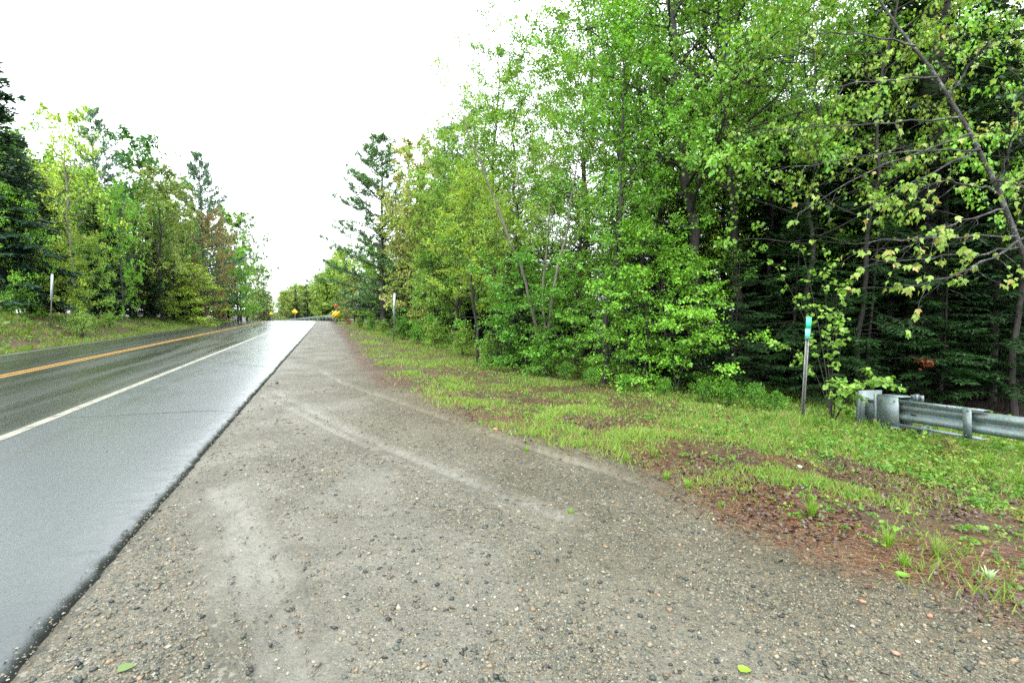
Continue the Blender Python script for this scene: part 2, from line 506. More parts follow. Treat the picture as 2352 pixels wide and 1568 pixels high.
gu = graded(-1.5, 6.5, .05, -420, 420, 1.10)
gu = np.sort(np.concatenate([gu, np.arange(-16, -10.6, .25)]))
gy = graded(.9, 7.5, .05, -60, 700, 1.06)
UU, YY = np.meshgrid(gu, gy, indexing='ij')
XX = UU + xoff(YY)
ZZ = ground_z(XX, YY)
td = track_dist(XX, YY)
ongrav = (UU > U_EDGE) & (UU < xb(YY))
ZZ = ZZ + np.where(ongrav, -.022 * np.exp(-(td / .07) ** 2) + .014 * np.exp(-((td - .13) / .05) ** 2), 0)
tread = (np.exp(-((td - .035) / .022) ** 2) + .5 * np.exp(-(td / .10) ** 2)) * (.6 + .6 * fbm(XX * 3, YY * 3, 33)) * ongrav
Rb = sst(-2.4, .2, UU - xb(YY) + 1.6 * (fbm(XX * .8, YY * .8, 21) - .5)) * (YY < 25)
Gm = .55 * sst(8, 13, YY) * sst(-1.3, -.3, UU - xb(YY)) * (UU > U_EDGE) + sst(-.45, .55, UU - xb(YY) + .9 * (fbm(XX * 1.3, YY * 1.3, 22) - .5)) + sst(.1, .7, U_FAR - UU)
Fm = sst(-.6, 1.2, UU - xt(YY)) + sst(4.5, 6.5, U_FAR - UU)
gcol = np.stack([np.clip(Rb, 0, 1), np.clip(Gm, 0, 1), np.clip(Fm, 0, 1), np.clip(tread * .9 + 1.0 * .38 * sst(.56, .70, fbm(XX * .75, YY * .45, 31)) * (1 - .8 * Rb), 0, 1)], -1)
nu, ny = UU.shape
idx = np.arange(nu * ny).reshape(nu, ny)
Q = np.stack([idx[:-1, :-1], idx[1:, :-1], idx[1:, 1:], idx[:-1, 1:]], -1).reshape(-1, 4)
VG = np.stack([XX, YY, ZZ], -1).reshape(-1, 3)
uc = (UU[:-1, :-1] + UU[1:, 1:]).ravel() / 2
yc = (YY[:-1, :-1] + YY[1:, 1:]).ravel() / 2
xc = uc + xoff(yc)
jag = .5 * (fbm(xc * 1.5, yc * 1.5, 40) - .5)
cls = np.zeros(len(Q), int)
cls[(uc > U_EDGE - .1) & (uc < xb(yc) + jag)] = 1
cls[(uc >= xb(yc) + jag) & (uc < xt(yc))] = 2
cls[(uc < U_FAR) & (uc > U_FAR - 5.2)] = 3
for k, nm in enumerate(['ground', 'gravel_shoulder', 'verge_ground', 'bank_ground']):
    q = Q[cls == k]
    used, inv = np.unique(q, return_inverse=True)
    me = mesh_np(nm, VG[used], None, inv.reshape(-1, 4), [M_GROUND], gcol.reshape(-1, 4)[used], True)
    tag(obj(nm, me), kind='structure')

# ------------------------------------------------------------------ road
def strip(name, us, zs, ys, mat, ujit=None, zjit=None):
    us, zs = np.array(us, float), np.array(zs, float)
    U, Y = np.meshgrid(us, ys, indexing='ij')
    Z = np.broadcast_to(zs[:, None], U.shape).copy()
    if ujit is not None: U = U + ujit(U, Y)
    if zjit is not None: Z = Z + zjit(U, Y)
    V = np.stack([U + xoff(Y), Y, Z + zroad(Y)], -1).reshape(-1, 3)
    a, b = U.shape
    i = np.arange(a * b).reshape(a, b)
    q = np.stack([i[:-1, :-1], i[1:, :-1], i[1:, 1:], i[:-1, 1:]], -1).reshape(-1, 4)
    return tag(obj(name, mesh_np(name, V, None, q, [mat], None, True)), kind='structure')

ry = np.concatenate([np.arange(-20, 0, 1.0), np.arange(0, 12, .04), np.arange(12, 30, .15), np.arange(30, 150, 1.0)])
ry2 = np.concatenate([np.arange(-20, 60, 1.0), np.arange(60, 150, 1.0)])
strip('road', [-10.80, -10.75, -9, -7.3, -5.5, -3.85], [-.10, -.004, 0, 0, 0, 0], ry2, M_LANE)
e_us = [-3.85, -3.0, -2.4, -2.0, -1.85, -1.75, -1.66, -1.58, -1.51, -1.46, -1.42, -1.39, -1.37, -1.36]
e_zs = [.0, .0, .0, .0, -.001, -.003, -.007, -.012, -.019, -.027, -.037, -.055, -.08, -.13]
def e_uj(U, Y):
    w = sst(-1.9, -1.42, U)
    return -.035 * w + w * (.04 * (fbm(Y * .9, Y * 0 + .5, 50) - .5) + .030 * (fbm(Y * 9, Y * 0 + U * 2, 51, 3) - .5) + .028 * (vnoise(Y * 24, U * 9, 52) - .5))
def e_zj(U, Y):
    w = sst(-1.75, -1.45, U)
    return w * (.014 * (fbm(Y * 5, U * 6, 53, 3) - .5) + .014 * (vnoise(Y * 22, U * 24, 54) - .5))
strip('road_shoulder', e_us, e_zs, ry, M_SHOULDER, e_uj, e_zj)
strip('edge_line', [-3.90, -3.75], [.004, .004], ry2, M_WHITE)
strip('centre_line', [-7.42, -7.31], [.004, .004], ry2, M_YEL)
strip('centre_line', [-7.21, -7.10], [.004, .004], ry2, M_YEL)
strip('edge_line', [-10.45, -10.33], [.004, .004], ry2, M_WHITE_FAR)

def crack(pts, w0):
    P = np.array([on_plane(*p, 0)[:2] for p in pts])
    tt = np.linspace(0, 1, 50) * (len(P) - 1)
    x = np.interp(tt, np.arange(len(P)), P[:, 0]); y = np.interp(tt, np.arange(len(P)), P[:, 1])
    y = y + .05 * (fbm(x * 5, y * 0, 60) - .5)
    w = w0 * (.5 + vnoise(x * 9, y * 0, 61))
    V = np.concatenate([np.stack([x, y - w, 0 * x + .0035], -1), np.stack([x, y + w, 0 * x + .0035], -1)])
    n = len(x)
    q = [(i, i + 1, n + i + 1, n + i) for i in range(n - 1)]
    tag(obj('crack', mesh_np('crack', V, None, q, [M_TAR])), kind='structure')
crack([(150, 959), (300, 952), (450, 944), (545, 940)], .010)
crack([(505, 832), (560, 838), (625, 843)], .014)
crack([(590, 803), (640, 805), (672, 806)], .016)

# ------------------------------------------------------------------ leaves, twigs, trees
def unit(a):
    return a / (np.linalg.norm(a, axis=-1, keepdims=True) + 1e-9)

SHAPES = {
    'kite': (np.array([(0, 0), (-.36, .45), (0, 1), (.36, .45)]), [(0, 2, 1), (0, 3, 2)]),
    'maple': (np.array([(0, 0), (-.26, .10), (-.46, .58), (-.24, .50), (0, 1), (.24, .50), (.46, .58), (.26, .10)]),
              [(0, 2, 1), (0, 3, 2), (0, 4, 3), (0, 5, 4), (0, 6, 5), (0, 7, 6)]),
    'round': (np.array([(0, 0.04), (-.36, .08), (-.46, .45), (-.25, .8), (0, 1), (.25, .8), (.46, .45), (.36, .08)]),
              [(0, 2, 1), (0, 3, 2), (0, 4, 3), (0, 5, 4), (0, 6, 5), (0, 7, 6)]),
    'blade': (np.array([(-.5, 0), (.5, 0), (0, 1)]), [(0, 1, 2)]),
}

def leaves(P, A, N, L, shape='kite', width=1.0, fold=.12, droop=.12):
    P, A, N = np.asarray(P, float), unit(np.asarray(A, float)), np.asarray(N, float)
    S = unit(np.cross(A, N)); N = np.cross(S, A)
    pts, tri = SHAPES[shape]
    L = np.broadcast_to(np.asarray(L, float), (len(P),))[:, None, None]
    px, py = pts[:, 0][None, :, None] * width, pts[:, 1][None, :, None]
    V = P[:, None] + L * (S[:, None] * px + A[:, None] * py + N[:, None] * (fold * np.abs(px) * 2 - droop * py ** 2))
    k = len(pts)
    T = (np.arange(len(P))[:, None, None] * k + np.array(tri)[None]).reshape(-1, 3)
    return V.reshape(-1, 3), T, k

def leaf_cols(n, k, amt=.35, warm=.15):
    v = 1 + amt * (rng.random(n) - .5) * 2
    w = warm * rng.standard_normal(n)
    c = np.stack([v * (1 + w), v * (1 + w * .2), v * (1 - w * .5)], -1)
    return np.repeat(np.clip(c, .2, 2.2), k, axis=0)

def bend(p0, d, L, n, up=0.0, wig=.15):
    P = [np.array(p0, float)]
    d = unit(np.array(d, float))
    st = L / (n - 1)
    w = rng.standard_normal((n, 3)) * wig
    for i in range(n - 1):
        d = unit(d + np.array([0, 0, up / (n - 1)]) + w[i] / math.sqrt(n))
        P.append(P[-1] + d * st)
    return np.array(P)

def along(P, s):
    t = np.asarray(s) * (len(P) - 1)
    i = np.minimum(t.astype(int), len(P) - 2)
    f = (t - i)[..., None]
    return P[i] * (1 - f) + P[i + 1] * f, unit(P[i + 1] - P[i])

def make_broadleaf(name, H=14, r0=.14, cb=.3, spread=2.6, n_limb=26, leaf=.10, per=9, lean=(0, 0), shape='kite',
                   limb_up=.5, ang=(25, 55), top=.5, stems=1, bark=M_BARK, twig_tube=False, wig=.10, flat=0.0, droopy=.5, n_sub=6, n_twig=4, lowfull=1.0):
    wood, LP, LA, LN, LS = MB(), [], [], [], []
    for st in range(stems):
        l = np.array(lean, float)
        if stems > 1:
            a = st * 2 * math.pi / stems + rng.random()
            l = l + .22 * np.array([math.cos(a), math.sin(a)]) * (.5 + rng.random())
        h = H * (1 - .22 * rng.random() * (st > 0))
        n = 16
        t = np.linspace(0, 1, n)
        wob = np.cumsum(rng.standard_normal((n, 2)) * wig * h / n, axis=0)
        T = np.stack([l[0] * h * t ** 1.2 + wob[:, 0], l[1] * h * t ** 1.2 + wob[:, 1], h * t], -1)
        T[0] = [.1 * (st > 0) * l[0], .1 * (st > 0) * l[1], -.25]
        rt_ = r0 * (1 if stems == 1 else .7) * ((1 - t) ** .85 + .04)
        rt_[0] *= 1.35
        wood.tube(T, rt_, 8)
        nl = max(4, int(n_limb / stems))
        az = rng.random() * 6.28
        for i in range(nl):
            f = cb + (0.98 - cb) * (i + rng.random()) / nl
            p0, td_ = along(T, f)
            az += 2.4 + .5 * rng.standard_normal()
            k = (f - cb) / (1 - cb)
            prof = np.interp(k, [0, .3, .65, 1], [.8 * lowfull, 1.0, .85, top * .8])
            L = spread * prof * (.65 + .6 * rng.random())
            el = math.radians(ang[0] + (ang[1] - ang[0]) * rng.random() + 20 * k)
            d = np.array([math.cos(az) * math.cos(el), math.sin(az) * math.cos(el), math.sin(el)]) + .25 * np.array([l[0], l[1], 0])
            B = bend(p0, d, L, 8, limb_up * (rng.random() - .6), .28)
            rb = min(.45 * np.interp(f, t, rt_), .016 * L + .006)
            wood.tube(B, np.linspace(rb, .004, 8), 5)
            for j in range(n_sub):
                s = .22 + .78 * (j + rng.random()) / n_sub
                q0, qd = along(B, min(s, .99))
                rv = rng.standard_normal(3); rv[2] *= (1 - flat)
                dd = unit(qd * .8 + rv * .62 + np.array([0, 0, .1]))
                Ls = L * .42 * (1.1 - .6 * s) * (.6 + .8 * rng.random())
                S = bend(q0, dd, Ls, 5, .2 * (rng.random() - .5), .3)
                wood.tube(S, np.linspace(max(.4 * rb * (1 - s), .004), .002, 5), 3)
                for m in range(n_twig):
                    u = .3 + .7 * (m + rng.random()) / n_twig
                    w0, wd = along(S, min(u, .99))
                    rv = rng.standard_normal(3); rv[2] *= (1 - flat)
                    wdir = unit(wd * .7 + rv * .7)
                    Lw = (.22 + .28 * rng.random()) * min(1.0, .35 + Ls)
                    if twig_tube:
                        wood.tube(np.array([w0, w0 + wdir * Lw]), [.003, .0015], 3)
                    c = max(2, int(per * (.5 + rng.random())))
                    ss = rng.random(c) ** .7
                    pp = w0 + wdir * (Lw * ss)[:, None] + rng.standard_normal((c, 3)) * .05
                    aa = wdir * .6 + rng.standard_normal((c, 3)) * .55 + np.array([0, 0, -droopy])
                    LP.append(pp); LA.append(aa)
    P, A = np.concatenate(LP), np.concatenate(LA)
    N = rng.standard_normal(P.shape) * .45 + np.array([0, 0, 1.0])
    N = N - unit(A) * np.sum(N * unit(A), 1, keepdims=True)
    Ls = leaf * (.6 + .7 * rng.random(len(P)))
    V, T_, k = leaves(P, A, N, Ls, shape)
    # light and dark clumps: whole twigs of fresher and older leaf
    cl = fbm(P[:, 0] * .9 + P[:, 2] * .37, P[:, 2] * .9 + P[:, 1] * .71, 70, 3)
    col = leaf_cols(len(P), k) * np.repeat(.62 + .76 * cl, k)[:, None]
    crown = mesh_np('crown', V, T_, None, [M_LEAF], col)
    trunk = wood.mesh('trunk', bark, True)
    return {'H': H, 'parts': [('trunk', trunk), ('crown', crown)], 'n': len(T_)}

def make_fir(name, H=12, r0=.13, spread=1.9, nb=150, dens=1.0, z0=.06, droop=-.35, seg=.09, bark=M_BARK, wd=.028, ln=.17, power=.85, gappy=0.0):
    wood, P, A, N, L = MB(), [], [], [], []
    t = np.linspace(0, 1, 10)
    wood.tube(np.stack([.05 * np.sin(t * 5), .05 * np.cos(t * 4) - .05, H * t - .2 * (t == 0)], -1), r0 * (1 - t) + .008, 7)
    az = 0.0
    for i in range(nb):
        f = z0 + (1 - z0) * (i + rng.random()) / nb
        if rng.random() < gappy: continue
        az += 2.4 + .6 * rng.standard_normal()
        Lb = spread * (1 - f) ** power * (.6 + .6 * rng.random()) + .12
        if f < .2: Lb *= .7 + 1.5 * f
        d = np.array([math.cos(az), math.sin(az), .25 if f > .7 else .02])
        d[2] += .16 * rng.standard_normal()
        B = bend([0, 0, f * H], d, Lb, 7, droop * (.4 + 1.2 * rng.random()) * (1 - f) + .1, .20)
        wood.tube(B, np.linspace(.012 + .006 * Lb, .003, 7), 3)
        m = max(4, int(Lb / seg * dens))
        s = np.sort(.12 + .88 * rng.random(m))
        q, td_ = along(B, np.minimum(s, .99))
        side = unit(np.cross(td_, np.array([0, 0, 1.0])))
        for sg in (-1, 1):
            tw = (.10 + .38 * Lb * (1.05 - s) * (.6 + .5 * rng.random(m)))          # side twig length
            dirs = unit(side * sg + td_ * .75 + np.array([0, 0, -.15]) + rng.standard_normal((m, 3)) * .15)
            for st in range(4):
                kk = tw > st * ln * .75
                if not kk.any(): continue
                pp = q[kk] + dirs[kk] * (st * ln * .75)
                n_ = kk.sum()
                P.append(pp); A.append(dirs[kk] + rng.standard_normal((n_, 3)) * .22 + np.array([0, 0, -.08]))
                L.append(ln * (.8 + .5 * rng.random(n_)))
        P.append(q); A.append(td_ + rng.standard_normal((m, 3)) * .12); L.append(np.full(m, ln))
    P, A, L = np.concatenate(P), np.concatenate(A), np.concatenate(L)
    N = rng.standard_normal(P.shape) * .35 + np.array([0, 0, 1.0])
    V, T_, k = leaves(P, A, N, L, 'kite', width=wd / ln * 2.2, fold=-.1, droop=.05)
    tip = np.clip(np.hypot(P[:, 0], P[:, 1]) / (spread * np.clip(1 - P[:, 2] / H, .05, 1) ** power + .12), 0, 1)
    col = leaf_cols(len(P), k, .3, .1) * np.repeat(.8 + .5 * tip ** 3, k)[:, None]     # fresh tips
    return {'H': H, 'parts': [('trunk', wood.mesh('trunk', bark, True)), ('crown', mesh_np('crown', V, T_, None, [M_NEEDLE], col))], 'n': len(T_)}

def make_pine(name, H=18, r0=.2, spread=3.4, z0=.22, whorl=.62, tuft=.26, bark=M_BARK_GREY, wt=.05, nn=8):
    wood, P, A, L = MB(), [], [], []
    t = np.linspace(0, 1, 12)
    wood.tube(np.stack([.08 * np.sin(t * 4), .08 * np.cos(t * 3) - .08, H * t - .25 * (t == 0)], -1), r0 * (1 - t) ** .9 + .012, 8)
    z = z0 * H
    while z < H - .2:
        f = (z / H - z0) / (1 - z0)
        for b in range(7):
            az = b * 1.257 + rng.random() * 1.2 + z * 3
            Lb = spread * (1.0 - f) ** .75 * (.5 + .55 * rng.random()) * (1 if f > .15 else .75) + .25
            el = .10 + .75 * f ** 2
            B = bend([0, 0, z + .15 * rng.standard_normal()], [math.cos(az), math.sin(az), el], Lb, 8, .45 - .2 * (1 - f), .14)
            wood.tube(B, np.linspace(.010 + .011 * Lb, .004, 8), 4)
            nbr = int(4 + Lb * 4)
            for s in np.linspace(.32, 1, nbr):
                q, td_ = along(B, min(s, .99))
                az2 = rng.standard_normal(3); az2[2] *= .3
                dd = unit(td_ * .9 + az2 * .75 + np.array([0, 0, .15]))
                Ls = (.22 + .5 * (1.15 - s)) * min(1, .35 + Lb * .35) * (.6 + .6 * rng.random())
                tips = q + dd * (Ls * np.linspace(.3, 1, 4))[:, None]
                pp = np.repeat(tips, nn, 0)
                aa = dd * .75 + rng.standard_normal((len(pp), 3)) * .6 + np.array([0, 0, .12])
                P.append(pp); A.append(aa); L.append(tuft * (.7 + .5 * rng.random(len(pp))))
        z += whorl * (.75 + .5 * rng.random())
    P, A, L = np.concatenate(P), np.concatenate(A), np.concatenate(L)
    N = rng.standard_normal(P.shape) * .5 + np.array([0, 0, 1.0])
    V, T_, k = leaves(P, A, N, L, 'kite', width=wt / tuft * 1.4, fold=0, droop=.08)
    col = leaf_cols(len(P), k, .35, .1)
    return {'H': H, 'parts': [('trunk', wood.mesh('trunk', bark, True)), ('crown', mesh_np('crown', V, T_, None, [M_NEEDLE], col))], 'n': len(T_)}

PR = {}
PR['tall_a'] = make_broadleaf('a', 15, .13, .16, 3.7, 48, .088, 13, wig=.10, bark=M_BARK, ang=(0, 38), n_sub=8, n_twig=5, flat=.6)
PR['tall_b'] = make_broadleaf('b', 14, .11, .12, 3.3, 48, .084, 13, wig=.14, bark=M_BARK, ang=(0, 38), n_sub=8, n_twig=5, flat=.6)
PR['tall_c'] = make_broadleaf('c', 16, .15, .26, 4.3, 46, .092, 13, lean=(-.10, 0), wig=.16, bark=M_BARK, ang=(0, 35), n_sub=9, n_twig=5, flat=.5)
PR['birch'] = make_broadleaf('d', 13, .12, .36, 3.3, 44, .075, 11, stems=3, wig=.08, bark=M_BARK_PALE, ang=(25, 60), n_sub=8, n_twig=5)
PR['slim'] = make_broadleaf('e', 12, .075, .34, 2.4, 42, .08, 11, wig=.08, bark=M_BARK, ang=(10, 45), n_sub=7, n_twig=4)
PR['sapling_a'] = make_broadleaf('f', 6, .04, .06, 2.0, 36, .082, 11, wig=.10, flat=.85, ang=(0, 28), bark=M_BARK, n_sub=6, n_twig=4, twig_tube=True)
PR['sapling_b'] = make_broadleaf('g', 5, .035, .02, 1.9, 38, .085, 11, stems=2, wig=.12, flat=.85, ang=(0, 28), n_sub=6, n_twig=4, twig_tube=True)
PR['maple_near'] = make_broadleaf('h', 11, .08, .36, 3.0, 34, .10, 7, wig=.12, shape='maple', droopy=1.1, flat=.5, ang=(0, 35), bark=M_BARK, n_sub=6, n_twig=4)
PR['shrub_a'] = make_broadleaf('i', 1.5, .018, .03, .85, 30, .07, 7, stems=6, wig=.25, n_sub=5, n_twig=3, ang=(10, 60))
PR['shrub_b'] = make_broadleaf('j', 1.1, .012, .02, .65, 28, .065, 6, stems=6, wig=.3, n_sub=4, n_twig=3, ang=(10, 60))
PR['far_a'] = make_broadleaf('k', 13, .13, .05, 4.2, 44, .16, 12, n_sub=7, n_twig=4, bark=M_BARK_GREY, ang=(5, 40))
PR['far_b'] = make_broadleaf('l', 12, .12, .04, 3.4, 44, .15, 12, n_sub=7, n_twig=4, bark=M_BARK, ang=(10, 45))
PR['far_c'] = make_broadleaf('m', 14, .12, .30, 3.4, 36, .17, 6, n_sub=6, n_twig=4, bark=M_BARK_PALE, ang=(20, 55))
PR['fir_a'] = make_fir('n', 12, .13, 2.3, 180, wd=.04, dens=1.1)
PR['fir_b'] = make_fir('o', 9, .10, 2.5, 140, seg=.09, droop=-.5, power=.7, wd=.04)
PR['hemlock'] = make_fir('p', 7, .06, 2.8, 105, seg=.07, droop=-.35, wd=.028, ln=.13, power=.6, gappy=.15)
PR['spruce'] = make_fir('q', 17, .2, 3.2, 230, seg=.14, droop=-.5, wd=.08, ln=.36, power=.75)
PR['pine_a'] = make_pine('r', 18, .2, 6.6, z0=.10, whorl=.95, nn=5, tuft=.30, wt=.06)
PR['pine_b'] = make_pine('s', 18, .18, 5.6, z0=.16, whorl=.95, nn=5, tuft=.30, wt=.06)
PR['bare_fir'] = make_fir('t', 13, .12, 2.0, 130, z0=.25, seg=.11, gappy=.3, droop=-.6, wd=.04)

LIME, MID, BRIGHT = (.26, .39, .042), (.14, .31, .03), (.165, .38, .034)
OLIVE, RUST, YELL = (.26, .30, .085), (.24, .19, .075), (.25, .27, .05)
FIRC, PINEC, HEML = (.011, .034, .012), (.10, .19, .12), (.018, .056, .013)

NAME = {'fir_a': 'fir_tree', 'fir_b': 'fir_tree', 'hemlock': 'hemlock_tree', 'spruce': 'spruce_tree', 'pine_a': 'pine_tree', 'pine_b': 'pine_tree', 'bare_fir': 'fir_tree',
        'birch': 'birch_tree', 'maple_near': 'maple_tree', 'sapling_a': 'sapling', 'sapling_b': 'sapling', 'shrub_a': 'shrub', 'shrub_b': 'shrub'}
CAT = {'sapling': 'sapling', 'shrub': 'shrub'}

def plant(kind, x, y, H, color, label, group, rz=None, wide=1.0, lean=(0, 0), bark=None, dz=0.0):
    pr = PR[kind]
    nm = NAME.get(kind, 'broadleaf_tree')
    root = empty(nm, (x, y, gz(x, y) + dz), random.random() * 6.28 if rz is None else rz)
    root.rotation_mode = 'XYZ'
    s = H / pr['H']
    root.scale = (s * wide, s * wide, s)
    if lean != (0, 0):
        M = Matrix.Rotation(lean[0], 4, 'Y') @ Matrix.Rotation(-lean[1], 4, 'X') @ Matrix.Rotation(root.rotation_euler.z, 4, 'Z')
        root.rotation_euler = M.to_euler()
    tag(root, label, CAT.get(nm, 'tree'), group)
    for pn, me in pr['parts']:
        o = obj(pn, me, root)
        j = .9 + .2 * random.random()
        o.color = (color[0] * j, color[1] * j, color[2] * j, 1) if pn == 'crown' else (1, 1, 1, 1)
        if pn == 'trunk' and bark is not None:
            o.material_slots[0].link = 'OBJECT'
            o.material_slots[0].material = bark
    return root

def plant_px(kind, px, d, top, color, label, group, H=None, **kw):
    x, y = column(px, d)
    if H is None:
        H = at(px, top, d)[2] - gz(x, y)
    return plant(kind, x, y, H, color, label, group, **kw)

GL, GR, GF = 'trees along the left of the road', 'trees along the right of the road', 'trees beyond the bend'

# ---- left of the road
for a in [
    ('spruce', 14, 25, 140, (.026, .062, .040), 'tall dark blue-green spruce at the left end of the left tree line', 0, 1.3),
    ('far_c', 165, 33, 275, LIME, 'airy pale-trunked birch with thin light leaves beside the tall dark spruce', 1, .85),
    ('pine_b', 235, 41, 262, PINEC, 'tall pine showing its tip behind the airy birch', 0, .8),
    ('far_b', 310, 44, 320, (0.080, 0.222, 0.042), 'tall deep green maple with rounded top above the left tree line', 1, 1.05),
    ('far_b', 372, 42, 400, (0.160, 0.234, 0.048), 'yellow-green tree on a slim pale trunk right of the deep green maple', 1, 1.0),
    ('far_a', 285, 36, 440, BRIGHT, 'rounded saturated green young tree beneath the deep green maple', 1, .62),
    ('spruce', 225, 33, 470, FIRC, 'dark low spruce left of the rounded bright green tree', 0, 1.1),
    ('pine_a', 470, 52, 355, PINEC, 'layered white pine standing alone above the left tree line', 0, .85),
    ('far_c', 430, 50, 430, OLIVE, 'thin half-bare tree on the near side of the layered left pine', 1, .7),
    ('far_a', 492, 48, 500, RUST, 'rust brown leafed tree on a pale trunk beside the left road edge', 1, .75),
    ('far_a', 552, 66, 505, (0.099, 0.210, 0.048), 'round-topped green tree past the rust brown tree', 1, 1.15),
    ('far_b', 545, 58, 575, BRIGHT, 'low bright green tree at the road end of the left tree line', 1, 1.25),
    ('sapling_a', 45, 25, 450, BRIGHT, 'bright green sapling with layered leaves before the tall dark spruce', 1, .8),
    ('sapling_b', 150, 27, 540, LIME, 'lime green sapling behind the left white roadside marker', 1, .8),
    ('sapling_a', 205, 28, 560, (0.201, 0.372, 0.049), 'green sapling right of the left white roadside marker', 1, .8),
    ('spruce', 120, 34, 420, (.016, .042, .018), 'dark spruce filling in behind the lime green sapling', 0, 1.0),
    ('fir_b', 330, 40, 580, FIRC, 'dark fir low under the rounded bright green tree', 0, 1.2),
    ('fir_b', 400, 45, 600, FIRC, 'dark fir under the yellow-green tree', 0, 1.2),
    ('sapling_b', 440, 44, 600, LIME, 'lime sapling at the wood edge between the yellow-green and rust trees', 1, 1.3),
    ('far_b', 95, 40, 380, (0.124, 0.210, 0.048), 'mid green tree close behind the tall dark spruce', 1, .9),
    ('fir_a', 455, 56, 580, FIRC, 'dark fir behind the lime sapling at the wood edge', 0, 1.3),
    ('fir_a', 525, 62, 600, FIRC, 'dark fir behind the low bright green tree', 0, 1.3),
    ('spruce', 75, 32, 330, (.016, .042, .018), 'dark spruce close right of the tallest left spruce', 0, 1.0),
    ('spruce', 262, 37, 500, (.016, .042, .018), 'dark spruce between the low spruce and the rounded green tree', 0, 1.0),
    ('spruce', 352, 43, 520, (.016, .042, .018), 'dark spruce beneath the yellow-green tree', 0, 1.0),
    ('spruce', 428, 49, 540, (.016, .042, .018), 'dark spruce low beneath the thin half-bare tree', 0, 1.1),
    ('far_a', 515, 60, 490, (.16, .30, .035), 'soft green crown overlapping the right side of the rust brown tree', 1, 1.2),
    ('far_b', 566, 76, 570, (.15, .30, .035), 'soft green crown between the round-topped tree and the far tip of the left wood', 1, 1.3),
    ('far_a', 395, 47, 470, (.18, .31, .04), 'soft green crown right below the yellow-green tree top', 1, .9),
    ('far_b', 205, 37, 400, (.17, .31, .04), 'soft lime crown between the airy birch and the rounded green tree', 1, 1.0),
    ('far_b', 128, 35, 400, (.17, .30, .04), 'soft lime crown beneath the airy birch', 1, 1.0),
    ('far_a', 420, 56, 520, (0.147, 0.234, 0.048), 'leafy green tree low in front of the layered left pine', 1, .8),
    ('far_a', 583, 92, 610, OLIVE, 'olive thin tree at the far tip of the left tree line', 1, 1.1),
]:
    k, px, d, top, c, lab, bl, w = a
    plant_px(k, px, d, top, c, lab, GL, wide=w)
for i in range(26):                                   # deeper rows of the left wood
    px = -160 + i * 27 + random.uniform(-8, 8)
    d = 44 + random.uniform(0, 12) + max(0, px) * .05
    k = random.choice(['spruce', 'fir_a', 'far_a', 'spruce', 'far_b'])
    top = np.interp(px, [-160, 0, 100, 200, 300, 400, 520, 600], [240, 260, 350, 380, 400, 450, 540, 620]) + random.uniform(0, 60)
    dark = k in ('spruce', 'fir_a')
    plant_px(k, px, d, top, FIRC if dark else MID, ('dark conifer' if dark else 'green tree') + ' filling the left wood ' + ('at the left edge of the photo' if px < 60 else 'behind the airy birch' if px < 200 else 'behind the rounded green tree' if px < 330 else 'behind the yellow-green tree' if px < 430 else 'behind the rust brown tree'), GL + ', deeper rows', wide=1.25)
for px, d, h, c, lab in [(30, 24, 1.2, (0.112, 0.268, 0.039), 'low green bush at the left end of the left bank'), (185, 25, 1.1, (0.147, 0.259, 0.048), 'rounded green bush right of the left white roadside marker'),
                         (250, 30, .8, (0.150, 0.293, 0.039), 'small lime bush on top of the left bank'), (-40, 22, 1.1, (0.138, 0.268, 0.039), 'lime bush cut by the left edge of the photo'), (80, 26, 1.0, (0.125, 0.159, 0.039), 'olive bush at the foot of the left white roadside marker')]:
    plant_px('shrub_a', px, d, None, c, lab, 'bushes on the left bank', H=h, wide=1.2)

# ---- far wood beyond the bend
for i in range(46):
    px = random.uniform(575, 800)
    d = random.choice([112, 125, 140, 158])
    top = np.interp(px, [575, 610, 660, 720, 760, 800], [655, 668, 658, 640, 610, 560]) + random.uniform(0, 22) - (158 - d) * -.18
    k = random.choice(['far_a', 'far_b', 'far_a', 'far_b', 'far_c', 'fir_a'])
    c = FIRC if k == 'fir_a' else random.choice([(0.194, 0.323, 0.050), (0.229, 0.353, 0.053), (0.158, 0.294, 0.043), (0.238, 0.314, 0.062)])
    plant_px(k, px, d, top, c, ('dark conifer' if k == 'fir_a' else 'soft green tree') + ' in the far wood beyond the bend ' + ('left of the smaller diamond sign' if px < 615 else 'between the two diamond signs' if px < 670 else 'right of the larger diamond sign' if px < 740 else 'above the striped yellow marker'), GF, wide=1.15)
plant_px('fir_a', 706, 120, 632, FIRC, 'small pointed dark fir rising above the far wood, left of a pair', GF)
plant_px('fir_a', 727, 120, 637, FIRC, 'small pointed dark fir rising above the far wood, right of a pair', GF)
plant_px('fir_b', 606, 84, 640, (.05, .07, .03), 'dark little tree where the left wood meets the bend', GF)

